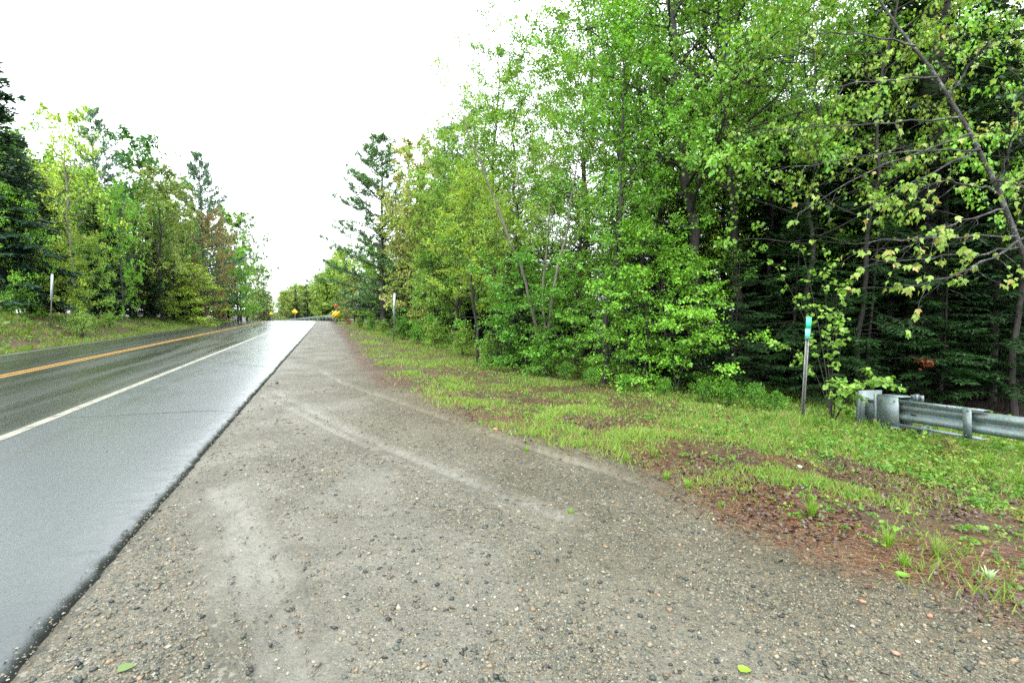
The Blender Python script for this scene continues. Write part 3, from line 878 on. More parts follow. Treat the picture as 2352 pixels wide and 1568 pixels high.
# ---- right of the road
for a in [
    ('pine_a', 880, 41, 318, (0.088, 0.176, 0.068), 'tall white pine with long layered branches at the far end of the right tree line', 1.2),
    ('pine_b', 1035, 34, 300, PINEC, 'white pine tip behind the tall bright green trees', .9),
    ('far_b', 955, 31, 345, OLIVE, 'olive brown budding tree just right of the tall white pine', .9),
    ('tall_b', 962, 32, 430, (0.210, 0.241, 0.049), 'khaki green tree in front of the tall white pine', .9),
    ('far_b', 1000, 27, 430, (0.186, 0.278, 0.044), 'light olive tree right of the white roadside marker', 1.0),
    ('tall_a', 1150, 22, 130, (0.142, 0.298, 0.032), 'tall bright green tree leading the right tree line', .95),
    ('tall_b', 1050, 24, 310, (0.161, 0.305, 0.038), 'fresh green tree on the road side of the tallest bright tree', 1.2),
    ('tall_b', 1190, 19, 190, (0.148, 0.305, 0.032), 'fresh green tree between the tallest bright tree and the pale multi-stem birch', 1.15),
    ('tall_a', 1095, 26, 260, (0.132, 0.294, 0.028), 'rounded fresh green tree left of the tallest bright tree', 1.25),
    ('tall_b', 1345, 21, -30, (0.132, 0.304, 0.028), 'tall fresh green tree towering behind the pale birch', 1.25),
    ('slim', 1097, 16.5, 420, LIME, 'young lime tree with a thin dark stem at the grass edge', 1.35),
    ('slim', 1140, 17.5, 470, (0.210, 0.342, 0.038), 'leaning lime sapling next to the young lime tree', 1.2),
    ('birch', 1252, 14.6, 205, (0.186, 0.329, 0.038), 'pale multi-stem birch in the middle of the right tree line', 1.0),
    ('slim', 1385, 12.6, 60, (0.123, 0.298, 0.032), 'slim dark-stemmed tree reaching up in front of the birch', 1.25),
    ('tall_b', 1330, 17, 120, (0.129, 0.292, 0.032), 'leafy green tree behind the slim dark-stemmed tree', .9),
    ('sapling_b', 1205, 14.5, 600, (0.105, 0.298, 0.027), 'bushy bright green sapling over dark shade at the grass edge', 1.3),
    ('sapling_a', 1000, 26, 590, (0.110, 0.278, 0.032), 'deep green sapling in shade behind the white roadside marker', 1.2),
    ('sapling_a', 1490, 12.2, 520, BRIGHT, 'bright layered sapling under the slim dark-stemmed tree', 1.2),
    ('sapling_b', 1560, 11.6, 590, BRIGHT, 'broad bright sapling in the middle of the wood edge', 1.2),
    ('sapling_a', 1420, 13, 640, (0.123, 0.305, 0.032), 'low layered sapling left of the broad bright sapling', 1.3),
    ('sapling_b', 1300, 13.6, 640, (0.123, 0.292, 0.032), 'low green sapling between bushy and layered saplings', 1.2),
    ('fir_b', 925, 31, 590, FIRC, 'dark drooping fir behind the white marker post on the right', .9),
    ('fir_b', 1190, 16.2, 560, HEML, 'small dark fir behind the bushy bright green sapling', 1.2),
    ('hemlock', 1690, 11.8, 560, HEML, 'dark hemlock with flat sprays left of the green mile marker', 1.0),
    ('hemlock', 1830, 12.4, 470, HEML, 'dark hemlock with flat sprays just behind the green mile marker', 1.0),
    ('hemlock', 2000, 11.6, 420, HEML, 'dark hemlock with flat sprays behind the guardrail end', 1.0),
    ('hemlock', 2170, 11.2, 560, HEML, 'low dark hemlock behind the middle of the guardrail', 1.15),
    ('hemlock', 2330, 10.6, 500, HEML, 'dark hemlock at the right edge behind the guardrail', 1.1),
    ('hemlock', 1600, 12.6, 620, HEML, 'low dark hemlock between the broad bright sapling and the mile marker', 1.1),
    ('hemlock', 1915, 11, 640, HEML, 'low dark hemlock right behind the mile marker', 1.1),
    ('hemlock', 2090, 12.6, 330, HEML, 'dark hemlock at the foot of the old thick pine', 1.0),
    ('fir_b', 2270, 12.4, 300, HEML, 'dark drooping fir right of the old thick pine', 1.0),
    ('fir_b', 1860, 13.6, 330, HEML, 'dark drooping fir above the mile marker', 1.0),
    ('fir_b', 1520, 14.6, 560, FIRC, 'small dark fir behind the bright layered sapling', 1.1),
    ('bare_fir', 2165, 12.2, -40, (.014, .04, .015), 'half-bare dark fir rising past the right side of the old thick pine', 1.3),
    ('bare_fir', 2290, 11.6, 40, (.014, .04, .015), 'half-bare dark fir left of the leaning lichen maple', 1.3),
    ('bare_fir', 2040, 12.8, 30, (.014, .04, .015), 'half-bare dark fir rising past the left side of the old thick pine', 1.2),
    ('fir_a', 1760, 15, 260, FIRC, 'tall dark fir behind the two left hemlocks', 1.3),
    ('fir_a', 1930, 15.5, 150, FIRC, 'tall dark fir left of the thick pine trunk', 1.2),
    ('fir_a', 2230, 14, 20, FIRC, 'tall dark fir right of the thick pine trunk', 1.3),
    ('fir_a', 2400, 13, -60, FIRC, 'tall dark fir at the right edge of the wood', 1.3),
    ('bare_fir', 1620, 17, 240, FIRC, 'half-bare dark fir behind the large leaning maple', 1.2),
]:
    k, px, d, top, c, lab, w = a
    plant_px(k, px, d, top, c, lab, GR, wide=w)
plant_px('tall_c', 1650, 13.5, None, (0.129, 0.285, 0.032), 'large maple with a dark trunk leaning left over the wood edge', GR, H=17, rz=YAW * -1, wide=1.0)
plant_px('tall_c', 1745, 14.5, None, (0.110, 0.254, 0.029), 'tall dark-trunked maple right of the large leaning one', GR, H=18, rz=-YAW + .3, wide=.9)
plant_px('tall_a', 1510, 16.5, None, (0.142, 0.305, 0.032), 'bright leafy tree between the slim stem and the large leaning maple', GR, H=15.5, wide=.95)
plant_px('tall_b', 1420, 19, None, (0.136, 0.278, 0.032), 'leafy tree top seen over the slim dark-stemmed tree', GR, H=16, wide=.95)
plant_px('maple_near', 1860, 12.2, None, (0.158, 0.333, 0.034), 'yellow-green maple with drooping young leaves above the mile marker', GR, H=10.5, wide=1.0)
plant_px('maple_near', 1985, 11.5, None, (0.202, 0.323, 0.043), 'olive-gold maple with drooping young leaves left of the thick pine trunk', GR, H=11.5, wide=.8)
plant_px('maple_near', 2350, 10.2, None, (0.150, 0.333, 0.034), 'green maple with drooping leaves cut by the right edge', GR, H=10, wide=.8)

# thick pine trunk (a tall old pine, mostly out of the frame)
x, y = column(2112, 12.6)
pz = empty('pine_tree', (x, y, gz(x, y)))
tag(pz, 'old pine with a thick rough dark trunk behind the guardrail', 'tree', GR)
w = MB()
t = np.linspace(0, 1, 12)
w.tube(np.stack([.12 * np.sin(t * 3), .08 * t, 19 * t - .3 * (t == 0)], -1), .36 * (1 - t) ** .7 + .03, 12)
w.build('trunk', M_BARK, pz, True)
w = MB()
for i in range(34):
    z = 2.5 + 10 * i / 34 + random.random() * .3
    a = random.random() * 6.28
    L = random.uniform(1.0, 2.8)
    B = bend([0, 0, z], [math.cos(a), math.sin(a), .05], L, 7, .15, .3)
    w.tube(B, np.linspace(.022, .004, 7), 4)
    for s in np.linspace(.3, .95, 6):
        q, td_ = along(B, s)
        w.tube(bend(q, td_ + rng.standard_normal(3) * .7, L * .35, 4, 0, .3), [.006, .005, .004, .002], 3)
w.build('dead_branch', M_BARK_LICHEN, pz, True)
o = obj('crown', PR['bare_fir']['parts'][1][1], pz); o.color = (.03, .07, .03, 1); o.scale = (1.5, 1.5, 1.5)

for px, d, H, wd in [(1590, 19, 15.5, 'behind the large leaning maple, tallest there'), (1710, 20, 15, 'between the two dark-trunked maples'),
                     (1830, 18, 14, 'rising behind the yellow-green maple'), (1950, 19, 15, 'rising behind the olive-gold maple')]:
    plant_px('tall_b' if H > 14.6 else 'tall_a', px, d, None, (.15, .33, .032), 'full green tree ' + wd, GR, H=H, wide=.92)
# deep rows of the right wood
def zone(px, start):
    for lim, w_ in ((860, 'behind the tall white pine'), (960, 'behind the khaki and olive trees'), (1080, 'behind the white marker post on the right'), (1200, 'behind the young lime tree'), (1330, 'behind the pale multi-stem birch'),
                    (1450, 'behind the slim dark-stemmed tree'), (1600, 'behind the broad bright sapling'), (1750, 'behind the large leaning maple'), (1900, 'behind the green mile marker'),
                    (2060, 'behind the guardrail end plate'), (2250, 'behind the old thick pine'), (9999, 'at the right edge behind the guardrail beam')):
        if px < lim: return start + w_
for i in range(84):
    px = 1060 + i * 17 + random.uniform(-10, 10)
    d = random.choice([16, 18, 21, 25, 30, 38]) + random.uniform(-1, 1)
    if px < 1300: d += 6
    k = random.choice(['fir_a', 'fir_a', 'fir_b', 'bare_fir', 'tall_a', 'slim', 'fir_a', 'tall_b'] if px > 1550 else ['fir_a', 'fir_b', 'tall_a', 'slim', 'tall_b', 'birch', 'tall_a', 'fir_b'])
    dark = 'fir' in k
    H = random.uniform(8, 13) if dark else random.uniform(7, 10.5) if px < 1450 else random.uniform(10, 14)
    if px < 1620 and dark: H *= .5
    plant_px(k, px, d, None, FIRC if dark else random.choice([MID, (0.123, 0.254, 0.032), (0.161, 0.278, 0.038)]),
             zone(px, 'dark conifer deep in the shade ' if dark else 'green tree deep in the wood '), GR + ', deeper rows', H=H, wide=1.6 if dark else 1.1)

for i in range(28):
    px = 815 + i * 11 + random.uniform(-8, 8)
    d = np.interp(px, [815, 900, 1000, 1120], [62, 50, 42, 34]) + random.uniform(-4, 10)
    k = random.choice(['fir_b', 'far_a', 'far_b', 'fir_a'])
    top = np.interp(px, [815, 860, 950, 1050, 1120], [600, 520, 470, 380, 300]) + random.uniform(20, 120)
    plant_px(k, px, d, top, FIRC if 'fir' in k else random.choice([(0.167, 0.240, 0.042), (0.197, 0.230, 0.058), MID]),
             zone(px, 'dark conifer deep in the shade ' if 'fir' in k else 'green tree deep in the wood '), GR + ', deeper rows', wide=1.5)

# ---- lichen-covered leaning maple on the right edge, with single drooping leaves
def leaf_mesh(shape, L=1.0, nm='leaf', fold=.12, droop=.25):
    V, T_, k = leaves(np.zeros((1, 3)), [[0, 1, 0]], [[0, 0, 1]], [L], shape, 1.0, fold, droop)
    return mesh_np(nm, V, T_, None, [M_LEAF], np.ones((k, 3)))
LM_MAPLE, LM_ROUND = leaf_mesh('maple', droop=.3), leaf_mesh('round', droop=.2)

def place_leaf(me, parent, p, a, n, L, color):
    a = Vector(a).normalized(); n = Vector(n)
    s = a.cross(n).normalized(); n = s.cross(a)
    o = obj('leaf', me, parent)
    o.matrix_parent_inverse = Matrix.Identity(4)
    o.matrix_local = Matrix(((s.x * L, a.x * L, n.x * L, p[0]), (s.y * L, a.y * L, n.y * L, p[1]), (s.z * L, a.z * L, n.z * L, p[2]), (0, 0, 0, 1)))
    o.color = (*color, 1)
    return o

base = at(2440, 780, 8.2); base[2] = gz(base[0], base[1])
lm = empty('maple_tree', base)
tag(lm, 'leaning lichen-spotted maple with long bare twigs reaching left over the guardrail', 'tree', GR)
tp = [base + [0, 0, -.2], at(2395, 680, 8.2), at(2340, 560, 8.25), at(2290, 430, 8.4), at(2220, 290, 8.6), at(2140, 160, 8.9), at(2060, 60, 9.2), at(1980, -60, 9.6), at(1900, -220, 10)]
tp = np.array(tp) - base
w = MB(); w.tube(tp, [.05, .045, .041, .037, .032, .027, .022, .018, .013], 9); w.build('trunk', M_BARK_LICHEN, lm, True)
twigs = MB(); LP = []
limbs = [((2345, 565), 8.25, (2190, 600), 7.6, (2000, 595), 7.2, 1), ((2310, 480), 8.3, (2200, 500), 7.7, (2080, 570), 7.3, 1), ((2352, 545), 8.1, (2230, 640), 7.5, (2040, 665), 7.2, 1),
         ((2250, 350), 8.5, (2050, 330), 8.0, (1760, 400), 7.8, 0), ((2230, 310), 8.5, (2060, 350), 8.0, (1830, 490), 7.7, 0), ((2200, 270), 8.6, (2000, 290), 8.2, (1740, 300), 8.0, 0),
         ((2290, 430), 8.4, (2320, 330), 8.0, (2352, 220), 7.6, 1), ((2180, 230), 8.7, (2230, 120), 8.4, (2330, 60), 8.0, 1), ((2150, 180), 8.8, (1990, 180), 8.5, (1800, 230), 8.3, 0),
         ((2100, 110), 9, (1960, 60), 8.6, (1800, 90), 8.4, 0), ((2300, 450), 8.4, (2200, 400), 8.0, (2110, 430), 7.7, 1), ((2330, 540), 8.2, (2150, 540), 7.4, (1960, 560), 7.0, 0),
         ((2280, 420), 8.3, (2330, 400), 7.8, (2400, 470), 7.4, 1), ((2250, 340), 8.5, (2150, 400), 8.1, (1990, 470), 7.8, 0)]
for (a, da, b, db, c, dc, rich) in limbs:
    A_, B_, C_ = at(*a, da) - base, at(*b, db) - base, at(*c, dc) - base
    s = np.linspace(0, 1, 12)[:, None]
    P = (1 - s) ** 2 * A_ + 2 * s * (1 - s) * B_ + s ** 2 * C_ + rng.standard_normal((12, 3)) * .02
    twigs.tube(P, np.linspace(.022, .004, 12), 5)
    for k in range(16):
        q, td_ = along(P, min(.2 + .8 * k / 15, .99))
        dd = unit(td_ + rng.standard_normal(3) * [.6, .6, .4])
        L = random.uniform(.25, .9)
        S = bend(q, dd, L, 6, -.1, .35)
        twigs.tube(S, np.linspace(.006, .002, 6), 3)
        if random.random() < (.85 if rich else .45):
            for m in range(random.randint(3, 6) if rich else random.randint(1, 3)):
                LP.append((along(S, min(.99, random.uniform(.5, 1)))[0], dd))
twigs.build('branch', M_BARK_LICHEN, lm, True)
random.shuffle(LP)
def more_leaves(parent, rest, shape, size, cols, down):
    P = np.array([p for p, _ in rest]) + rng.standard_normal((len(rest), 3)) * .03
    A = np.array([d_ for _, d_ in rest]) * .5 + rng.standard_normal((len(rest), 3)) * .5 + [0, 0, down]
    N = rng.standard_normal((len(rest), 3)) * .45 + [-.25, -.4, .9]
    V, T_, k = leaves(P, A, N, size[0] + (size[1] - size[0]) * rng.random(len(rest)), shape, 1.0, .12, .25)
    c = np.array(cols)[rng.integers(0, len(cols), len(rest))] * (.7 + .5 * rng.random((len(rest), 1)))
    tag(obj('foliage', mesh_np('foliage', V, T_, None, [M_LEAF], np.repeat(c, k, 0)), parent), kind='stuff')
more_leaves(lm, LP[290:] + [LP[random.randrange(len(LP))] for _ in range(200)], 'maple', (.05, .10), [(.20, .34, .05), (.17, .33, .04), (.24, .33, .06)], -.9)
for p, dd in LP[:290]:
    a = np.array(dd) * .35 + rng.standard_normal(3) * .45 + [0, 0, -.9]
    n = rng.standard_normal(3) * .6 + [-.35, -.5, .6]
    col = random.choice([(.22, .33, .05), (.20, .35, .05), (.27, .32, .07), (.20, .34, .05), (.24, .36, .06), (.32, .27, .08)])
    place_leaf(LM_MAPLE, lm, p, a, n, random.uniform(.075, .115), col)

# ---- bright young shrub tree by the mile marker: every leaf its own part
x, y = column(1925, 9.2)
yb = np.array([x, y, gz(x, y)])
hb = empty('young_tree', yb)
tag(hb, 'bright heart-leaved young tree leaning over the guardrail end beside the mile marker', 'tree', GR)
w = MB(); LP = []
for top, d1, midp in [((1840, 565), 10.2, (1890, 760)), ((1940, 720), 8.2, (1930, 800)), ((2010, 860), 7.9, (1960, 880)), ((1770, 600), 10.4, (1875, 730)), ((1960, 640), 8.5, (1900, 760)), ((1780, 785), 10.4, (1875, 800)),
                      ((1900, 590), 8.6, (1890, 720)), ((2050, 880), 7.8, (1950, 870)), ((1930, 880), 8.1, (1920, 890))]:
    A_, B_, C_ = np.array([0, 0, -.1]), at(*midp, .5 * (d1 + 9.2)) - yb, at(*top, d1) - yb
    s = np.linspace(0, 1, 12)[:, None]
    P = (1 - s) ** 2 * A_ + 2 * s * (1 - s) * B_ + s ** 2 * C_
    w.tube(P, np.linspace(.009, .003, 12), 5)
    for k in range(9):
        q, td_ = along(P, min(.42 + .58 * k / 8, .99))
        r = rng.standard_normal(3); r[2] *= .35
        dd = unit(td_ * .3 + r)
        L = random.uniform(.12, .34)
        S = bend(q, dd, L, 4, -.15, .15)
        w.tube(S, [.005, .004, .003, .002], 3)
        for m in range(4):
            LP.append((along(S, (m + 1) / 4 * .99)[0] + rng.standard_normal(3) * .02, dd))
w.build('stem', M_BARK, hb, True)
random.shuffle(LP)
more_leaves(hb, LP[295:] + [LP[random.randrange(len(LP))] for _ in range(450)], 'round', (.045, .08), [(.19, .36, .045), (.16, .33, .04), (.13, .28, .03)], -.35)
for p, dd in LP[:295]:
    a = np.array(dd) * .6 + rng.standard_normal(3) * .5 + [0, 0, -.35]
    n = rng.standard_normal(3) * .35 + [-.2, -.35, 1]
    col = random.choice([(.19, .36, .045), (.22, .38, .05), (.16, .32, .04)])
    place_leaf(LM_ROUND, hb, p, a, n, random.uniform(.06, .095), col)

# ---- shrubs along the grass edge
sh = [(1130, 17, .9, 'lime'), (1180, 15.5, .8, 'g'), (1060, 19, 1.0, 'lime'), (1000, 22, 1.1, 'lime'), (960, 25, .9, 'g'), (925, 28, 1.2, 'g'), (1240, 13.6, .8, 'g'), (1300, 12.8, .7, 'g'), (1360, 12, .65, 'g'),
      (1440, 11.4, .6, 'g'), (1530, 11, .6, 'g'), (1620, 10.6, .75, 'g'), (1680, 10.2, .8, 'g'), (1740, 9.8, .8, 'g'), (1790, 9.6, .65, 'g'), (880, 32, .9, 'lime'), (850, 37, .9, 'g'), (825, 42, .8, 'lime'), (800, 48, .6, 'r'),
      (1900, 8.2, .30, 'lime'), (1960, 7.6, .28, 'lime'), (2190, 6.4, .42, 'o'), (2300, 5.9, .32, 'lime')]
words_ = ['by the young lime tree', 'under the bushy bright sapling', 'left of the young lime tree', 'right of the white roadside marker', 'at the foot of the white roadside marker', 'left of the white roadside marker',
          'before the pale birch', 'just right of the bushy sapling', 'below the slim dark-stemmed tree', 'beside the low layered sapling', 'under the broad bright sapling', 'below the large leaning maple',
          'left of the dark hemlock', 'under the first dark hemlock', 'left of the green mile marker', 'halfway to the far guardrail', 'near the far end of the grass strip', 'before the tall white pine', 'with rusty leaves beside the striped yellow marker',
          'between the mile marker and guardrail end', 'in front of the guardrail end plate', 'with reddish leaves in front of the guardrail', 'right of the guardrail strap']
for (px, d, h, c), wd in zip(sh, words_):
    col = {'lime': (.15, .28, .03), 'g': (.085, .23, .02), 'o': (.16, .17, .04), 'r': (.22, .09, .03)}[c]
    plant_px('shrub_b' if d < 13 else 'shrub_a', px, d, None, col, ('rusty' if c == 'r' else 'reddish green' if c == 'o' else 'lime green' if c == 'lime' else 'green') + ' low bush ' + wd, 'bushes along the grass edge', H=h * (1.0 if d > 13 else .62), wide=1.1)

# ------------------------------------------------------------------ ground cover
def scatter_polar(n, r0, r1, a0=-75, a1=60, power=1.0):
    r = r0 * (r1 / r0) ** (rng.random(n) ** power)
    a = np.radians(rng.uniform(a0, a1, n)) + YAW
    return np.sin(a) * r, np.cos(a) * r

def blades(x, y, h, wdt, col, tilt=.5):
    n = len(x)
    P = np.stack([x, y, ground_z(x, y) - .008], -1)
    a = rng.random(n) * 6.28
    A = np.stack([np.cos(a) * tilt * rng.random(n), np.sin(a) * tilt * rng.random(n), np.ones(n)], -1)
    b = a + 1.57 + rng.standard_normal(n) * .8
    N = np.stack([np.cos(b), np.sin(b), 0 * a], -1)
    A = unit(A); S = unit(np.cross(A, N))
    out = np.stack([np.cos(a), np.sin(a), 0 * a], -1)
    hh, ww = h[:, None], wdt[:, None]
    V = np.stack([P - S * ww, P + S * ww, P + A * hh * .55 + S * ww * .7, P + A * hh * .55 - S * ww * .7, P + A * hh + out * hh * .25 * rng.random((n, 1))], 1).reshape(-1, 3)
    i = np.arange(n)[:, None] * 5
    T_ = np.concatenate([i + np.array([[0, 1, 2]]), i + np.array([[0, 2, 3]]), i + np.array([[3, 2, 4]])])
    return V, T_, np.repeat(col, 5, 0)

GRASS_COLS = np.array([(.10, .22, .026), (.125, .25, .03), (.17, .245, .04), (.085, .19, .024), (.20, .20, .065), (.17, .12, .06), (.11, .235, .028)])
n = 560000
x, y = scatter_polar(n, 2.2, 62, -30, 62, 1.0)
u = x - xoff(y)
s = (u - xb(y)) / (xt(y) - xb(y))
pat = fbm(x * 1.1, y * 1.1, 80, 4); pat2 = fbm(x * .45 + 5, y * .45, 85, 3)
dens = sst(-.05, .75, s) * 1.1 + sst(.5, .68, pat) * sst(-.10, .12, s) * .7 + .35 * sst(.5, .6, pat2) * sst(-.05, .15, s)
dens *= 1 - .55 * sst(4.5, 2.2, y) * sst(.55, .15, s)
dist = u - xb(y)
dens += .16 * sst(-.4, .2, dist) + .5 * sst(.25, .5, s) * sst(9, 5, y)
dens *= 1 - .6 * sst(5, 2, y) * sst(2.6, .8, dist)
dens *= sst(-.45, .1, dist)
dens *= (.65 * sst(.30, .60, pat) + .33) * (.35 + .65 * sst(.38, .58, fbm(x * 3.1, y * 3.1, 88, 3)))
dens = np.where(y > 14, np.maximum(dens, .9 * sst(.18, .4, s)), dens)
k = (rng.random(n) < dens) & (s > -.3) & (s < 1.12)
x, y, s, pat, pat2 = x[k], y[k], s[k], pat[k], pat2[k]
d = np.hypot(x, y)
h = (.02 + .035 * rng.random(len(x)) + (.10 * sst(.45, 1, s) + .12 * sst(.3, .5, s) * sst(9, 5, y)) * rng.random(len(x)) + .05 * sst(.5, .7, pat)) * (1 + .02 * d)
wdt = (.0016 + .0018 * rng.random(len(x))) * (1 + .16 * d)
ci = rng.integers(0, 7, len(x))
col = GRASS_COLS[ci] * 1.25 * (.75 + .5 * pat2)[:, None] * (1 + .3 * (rng.random((len(x), 1)) - .5))
V, T_, C_ = blades(x, y, h, wdt, col, .9)
g = obj('grass', mesh_np('grass', V, T_, None, [M_GRASS], C_)); tag(g, kind='stuff')
print('grass', len(x))

# left bank grass
n = 60000
yy = rng.uniform(8, 75, n); e = rng.uniform(.05, 7.0, n); uu = U_FAR - e
xx = uu + xoff(yy)
pp = fbm(xx * .5, yy * .35, 90, 4)
k = rng.random(n) < sst(.38, .6, pp) * .8 + .6 * (1 - sst(.2, 1.2, e)) + .1
xx, yy, pp = xx[k], yy[k], pp[k]
col = GRASS_COLS[rng.integers(0, 7, len(xx))] * (.7 + .6 * pp)[:, None]
V, T_, C_ = blades(xx, yy, .12 + .22 * rng.random(len(xx)), .012 + .012 * rng.random(len(xx)), col, .9)
tag(obj('grass', mesh_np('grass', V, T_, None, [M_GRASS], C_)), kind='stuff')

# broad-leaved weeds
def weeds(x, y, size, cols, per, name, tall=None):
    tall = np.full(len(x), 1.5) if tall is None else tall
    n = len(x)
    P0 = np.stack([x, y, ground_z(x, y)], -1)
    P = np.repeat(P0, per, 0); m = len(P)
    sz = np.repeat(size, per)
    a = rng.random(m) * 6.28
    rad = sz * rng.random(m) * .9
    hgt = sz * rng.random(m) * np.repeat(tall, per)
    out = np.stack([np.cos(a), np.sin(a), 0 * a], -1)
    P = P + out * rad[:, None] + np.stack([0 * a, 0 * a, hgt], -1)
    A = out + rng.standard_normal((m, 3)) * .5 + [0, 0, .25]
    N = rng.standard_normal((m, 3)) * .6 + [0, 0, 1]
    V, T_, k = leaves(P, A, N, sz * (.35 + .8 * rng.random(m)), 'kite', 1.3, .15, .2)
    c = np.repeat(cols, per, 0) * (.75 + .5 * rng.random((m, 1)))
    tag(obj(name, mesh_np(name, V, T_, None, [M_GRASS], np.repeat(c, k, 0))), kind='stuff')
n = 80000
x, y = scatter_polar(n, 3.5, 40, -30, 62)
u = x - xoff(y); s = (u - xb(y)) / (xt(y) - xb(y))
pat = fbm(x * .9, y * .9, 95, 4)
k = (s < 1.15) & (s > .05) & (rng.random(n) < (sst(.55, .95, s) * .9 + sst(.22, .42, s) * sst(8, 4.5, y) * .6 + .08) * sst(.40, .58, fbm(x * 2.1, y * 2.1, 96, 4)))
x, y, s = x[k], y[k], s[k]
cols = np.array([(.10, .24, .026), (.075, .19, .022), (.14, .26, .035), (.19, .24, .05)])[rng.integers(0, 4, len(x))]
weeds(x, y, (.016 + .034 * rng.random(len(x)) ** 1.5 * (.5 + s)) * (1 + .03 * np.hypot(x, y)), cols, 12, 'weeds', 1.2 + 2.6 * rng.random(len(x)) * sst(.25, .55, s) * sst(8, 5, y))
print('weeds', len(x))
yy = rng.uniform(10, 45, 1000); xx = U_FAR - rng.uniform(.6, 6, 1000)
k = fbm(xx * .4, yy * .3, 97) > .5
xx, yy = xx[k], yy[k]
weeds(xx, yy, .08 + .12 * rng.random(len(xx)), np.array([(.09, .19, .025), (.12, .19, .03)])[rng.integers(0, 2, len(xx))], 9, 'weeds')

# fallen leaves and pine needles
n = 60000
x, y = scatter_polar(n, 2.0, 25, -25, 62)
u = x - xoff(y); s = (u - xb(y)) / (xt(y) - xb(y))
pat = fbm(x * 1.4, y * 1.4, 101, 4)
k = (s > -.12) & (s < .9) & (rng.random(n) < (.15 + sst(.42, .6, pat)) * (1 - .6 * s) * sst(-.06, .05, s) * (.6 + .4 * sst(6, 3, y)))
x, y = x[k], y[k]; m = len(x)
P = np.stack([x, y, ground_z(x, y) + .006 + .012 * rng.random(m)], -1)
A = np.stack([rng.standard_normal(m), rng.standard_normal(m), .25 * rng.standard_normal(m)], -1)
N = rng.standard_normal((m, 3)) * .35 + [0, 0, 1]
V, T_, kk = leaves(P, A, N, .015 + .03 * rng.random(m), 'kite', 1.3, .25, .2)
cols = np.array([(.040, .022, .014), (.060, .030, .018), (.034, .022, .017), (.080, .055, .038), (.026, .017, .012), (.080, .034, .016)])[rng.integers(0, 6, m)]
tag(obj('fallen_leaves', mesh_np('fallen_leaves', V, T_, None, [M_LITTER], np.repeat(cols, kk, 0))), kind='stuff')
n = 170000
x, y = scatter_polar(n, 2.0, 45, -25, 62)
u = x - xoff(y); s = (u - xb(y)) / (xt(y) - xb(y)); dist = u - xb(y)
pat = fbm(x * 1.2 + 4, y * 1.2, 107, 4)
k = (dist > -.5) & (s < .8) & (rng.random(n) < (.2 + sst(.42, .6, pat)) * sst(-.5 - .8 * sst(8, 14, y), .1, dist) * (1 - .7 * s))
x, y = x[k], y[k]; m = len(x); dd = np.hypot(x, y)
P = np.stack([x, y, ground_z(x, y) + .004 + .012 * rng.random(m)], -1)
a = rng.standard_normal(m) * .6 + .9
A = np.stack([np.cos(a), -np.sin(a), .12 * rng.standard_normal(m)], -1)
N = rng.standard_normal((m, 3)) * .2 + [0, 0, 1]
V, T_, kk = leaves(P, A, N, .07 + .07 * rng.random(m), 'blade', .034, 0, .05)
W = V.reshape(m, 3, 3)
cols = np.array([(.15, .055, .022), (.12, .05, .02), (.18, .09, .04), (.09, .035, .018)])[rng.integers(0, 4, m)]
tag(obj('pine_needles', mesh_np('pine_needles', V, T_, None, [M_LITTER], np.repeat(cols, 3, 0))), kind='stuff')

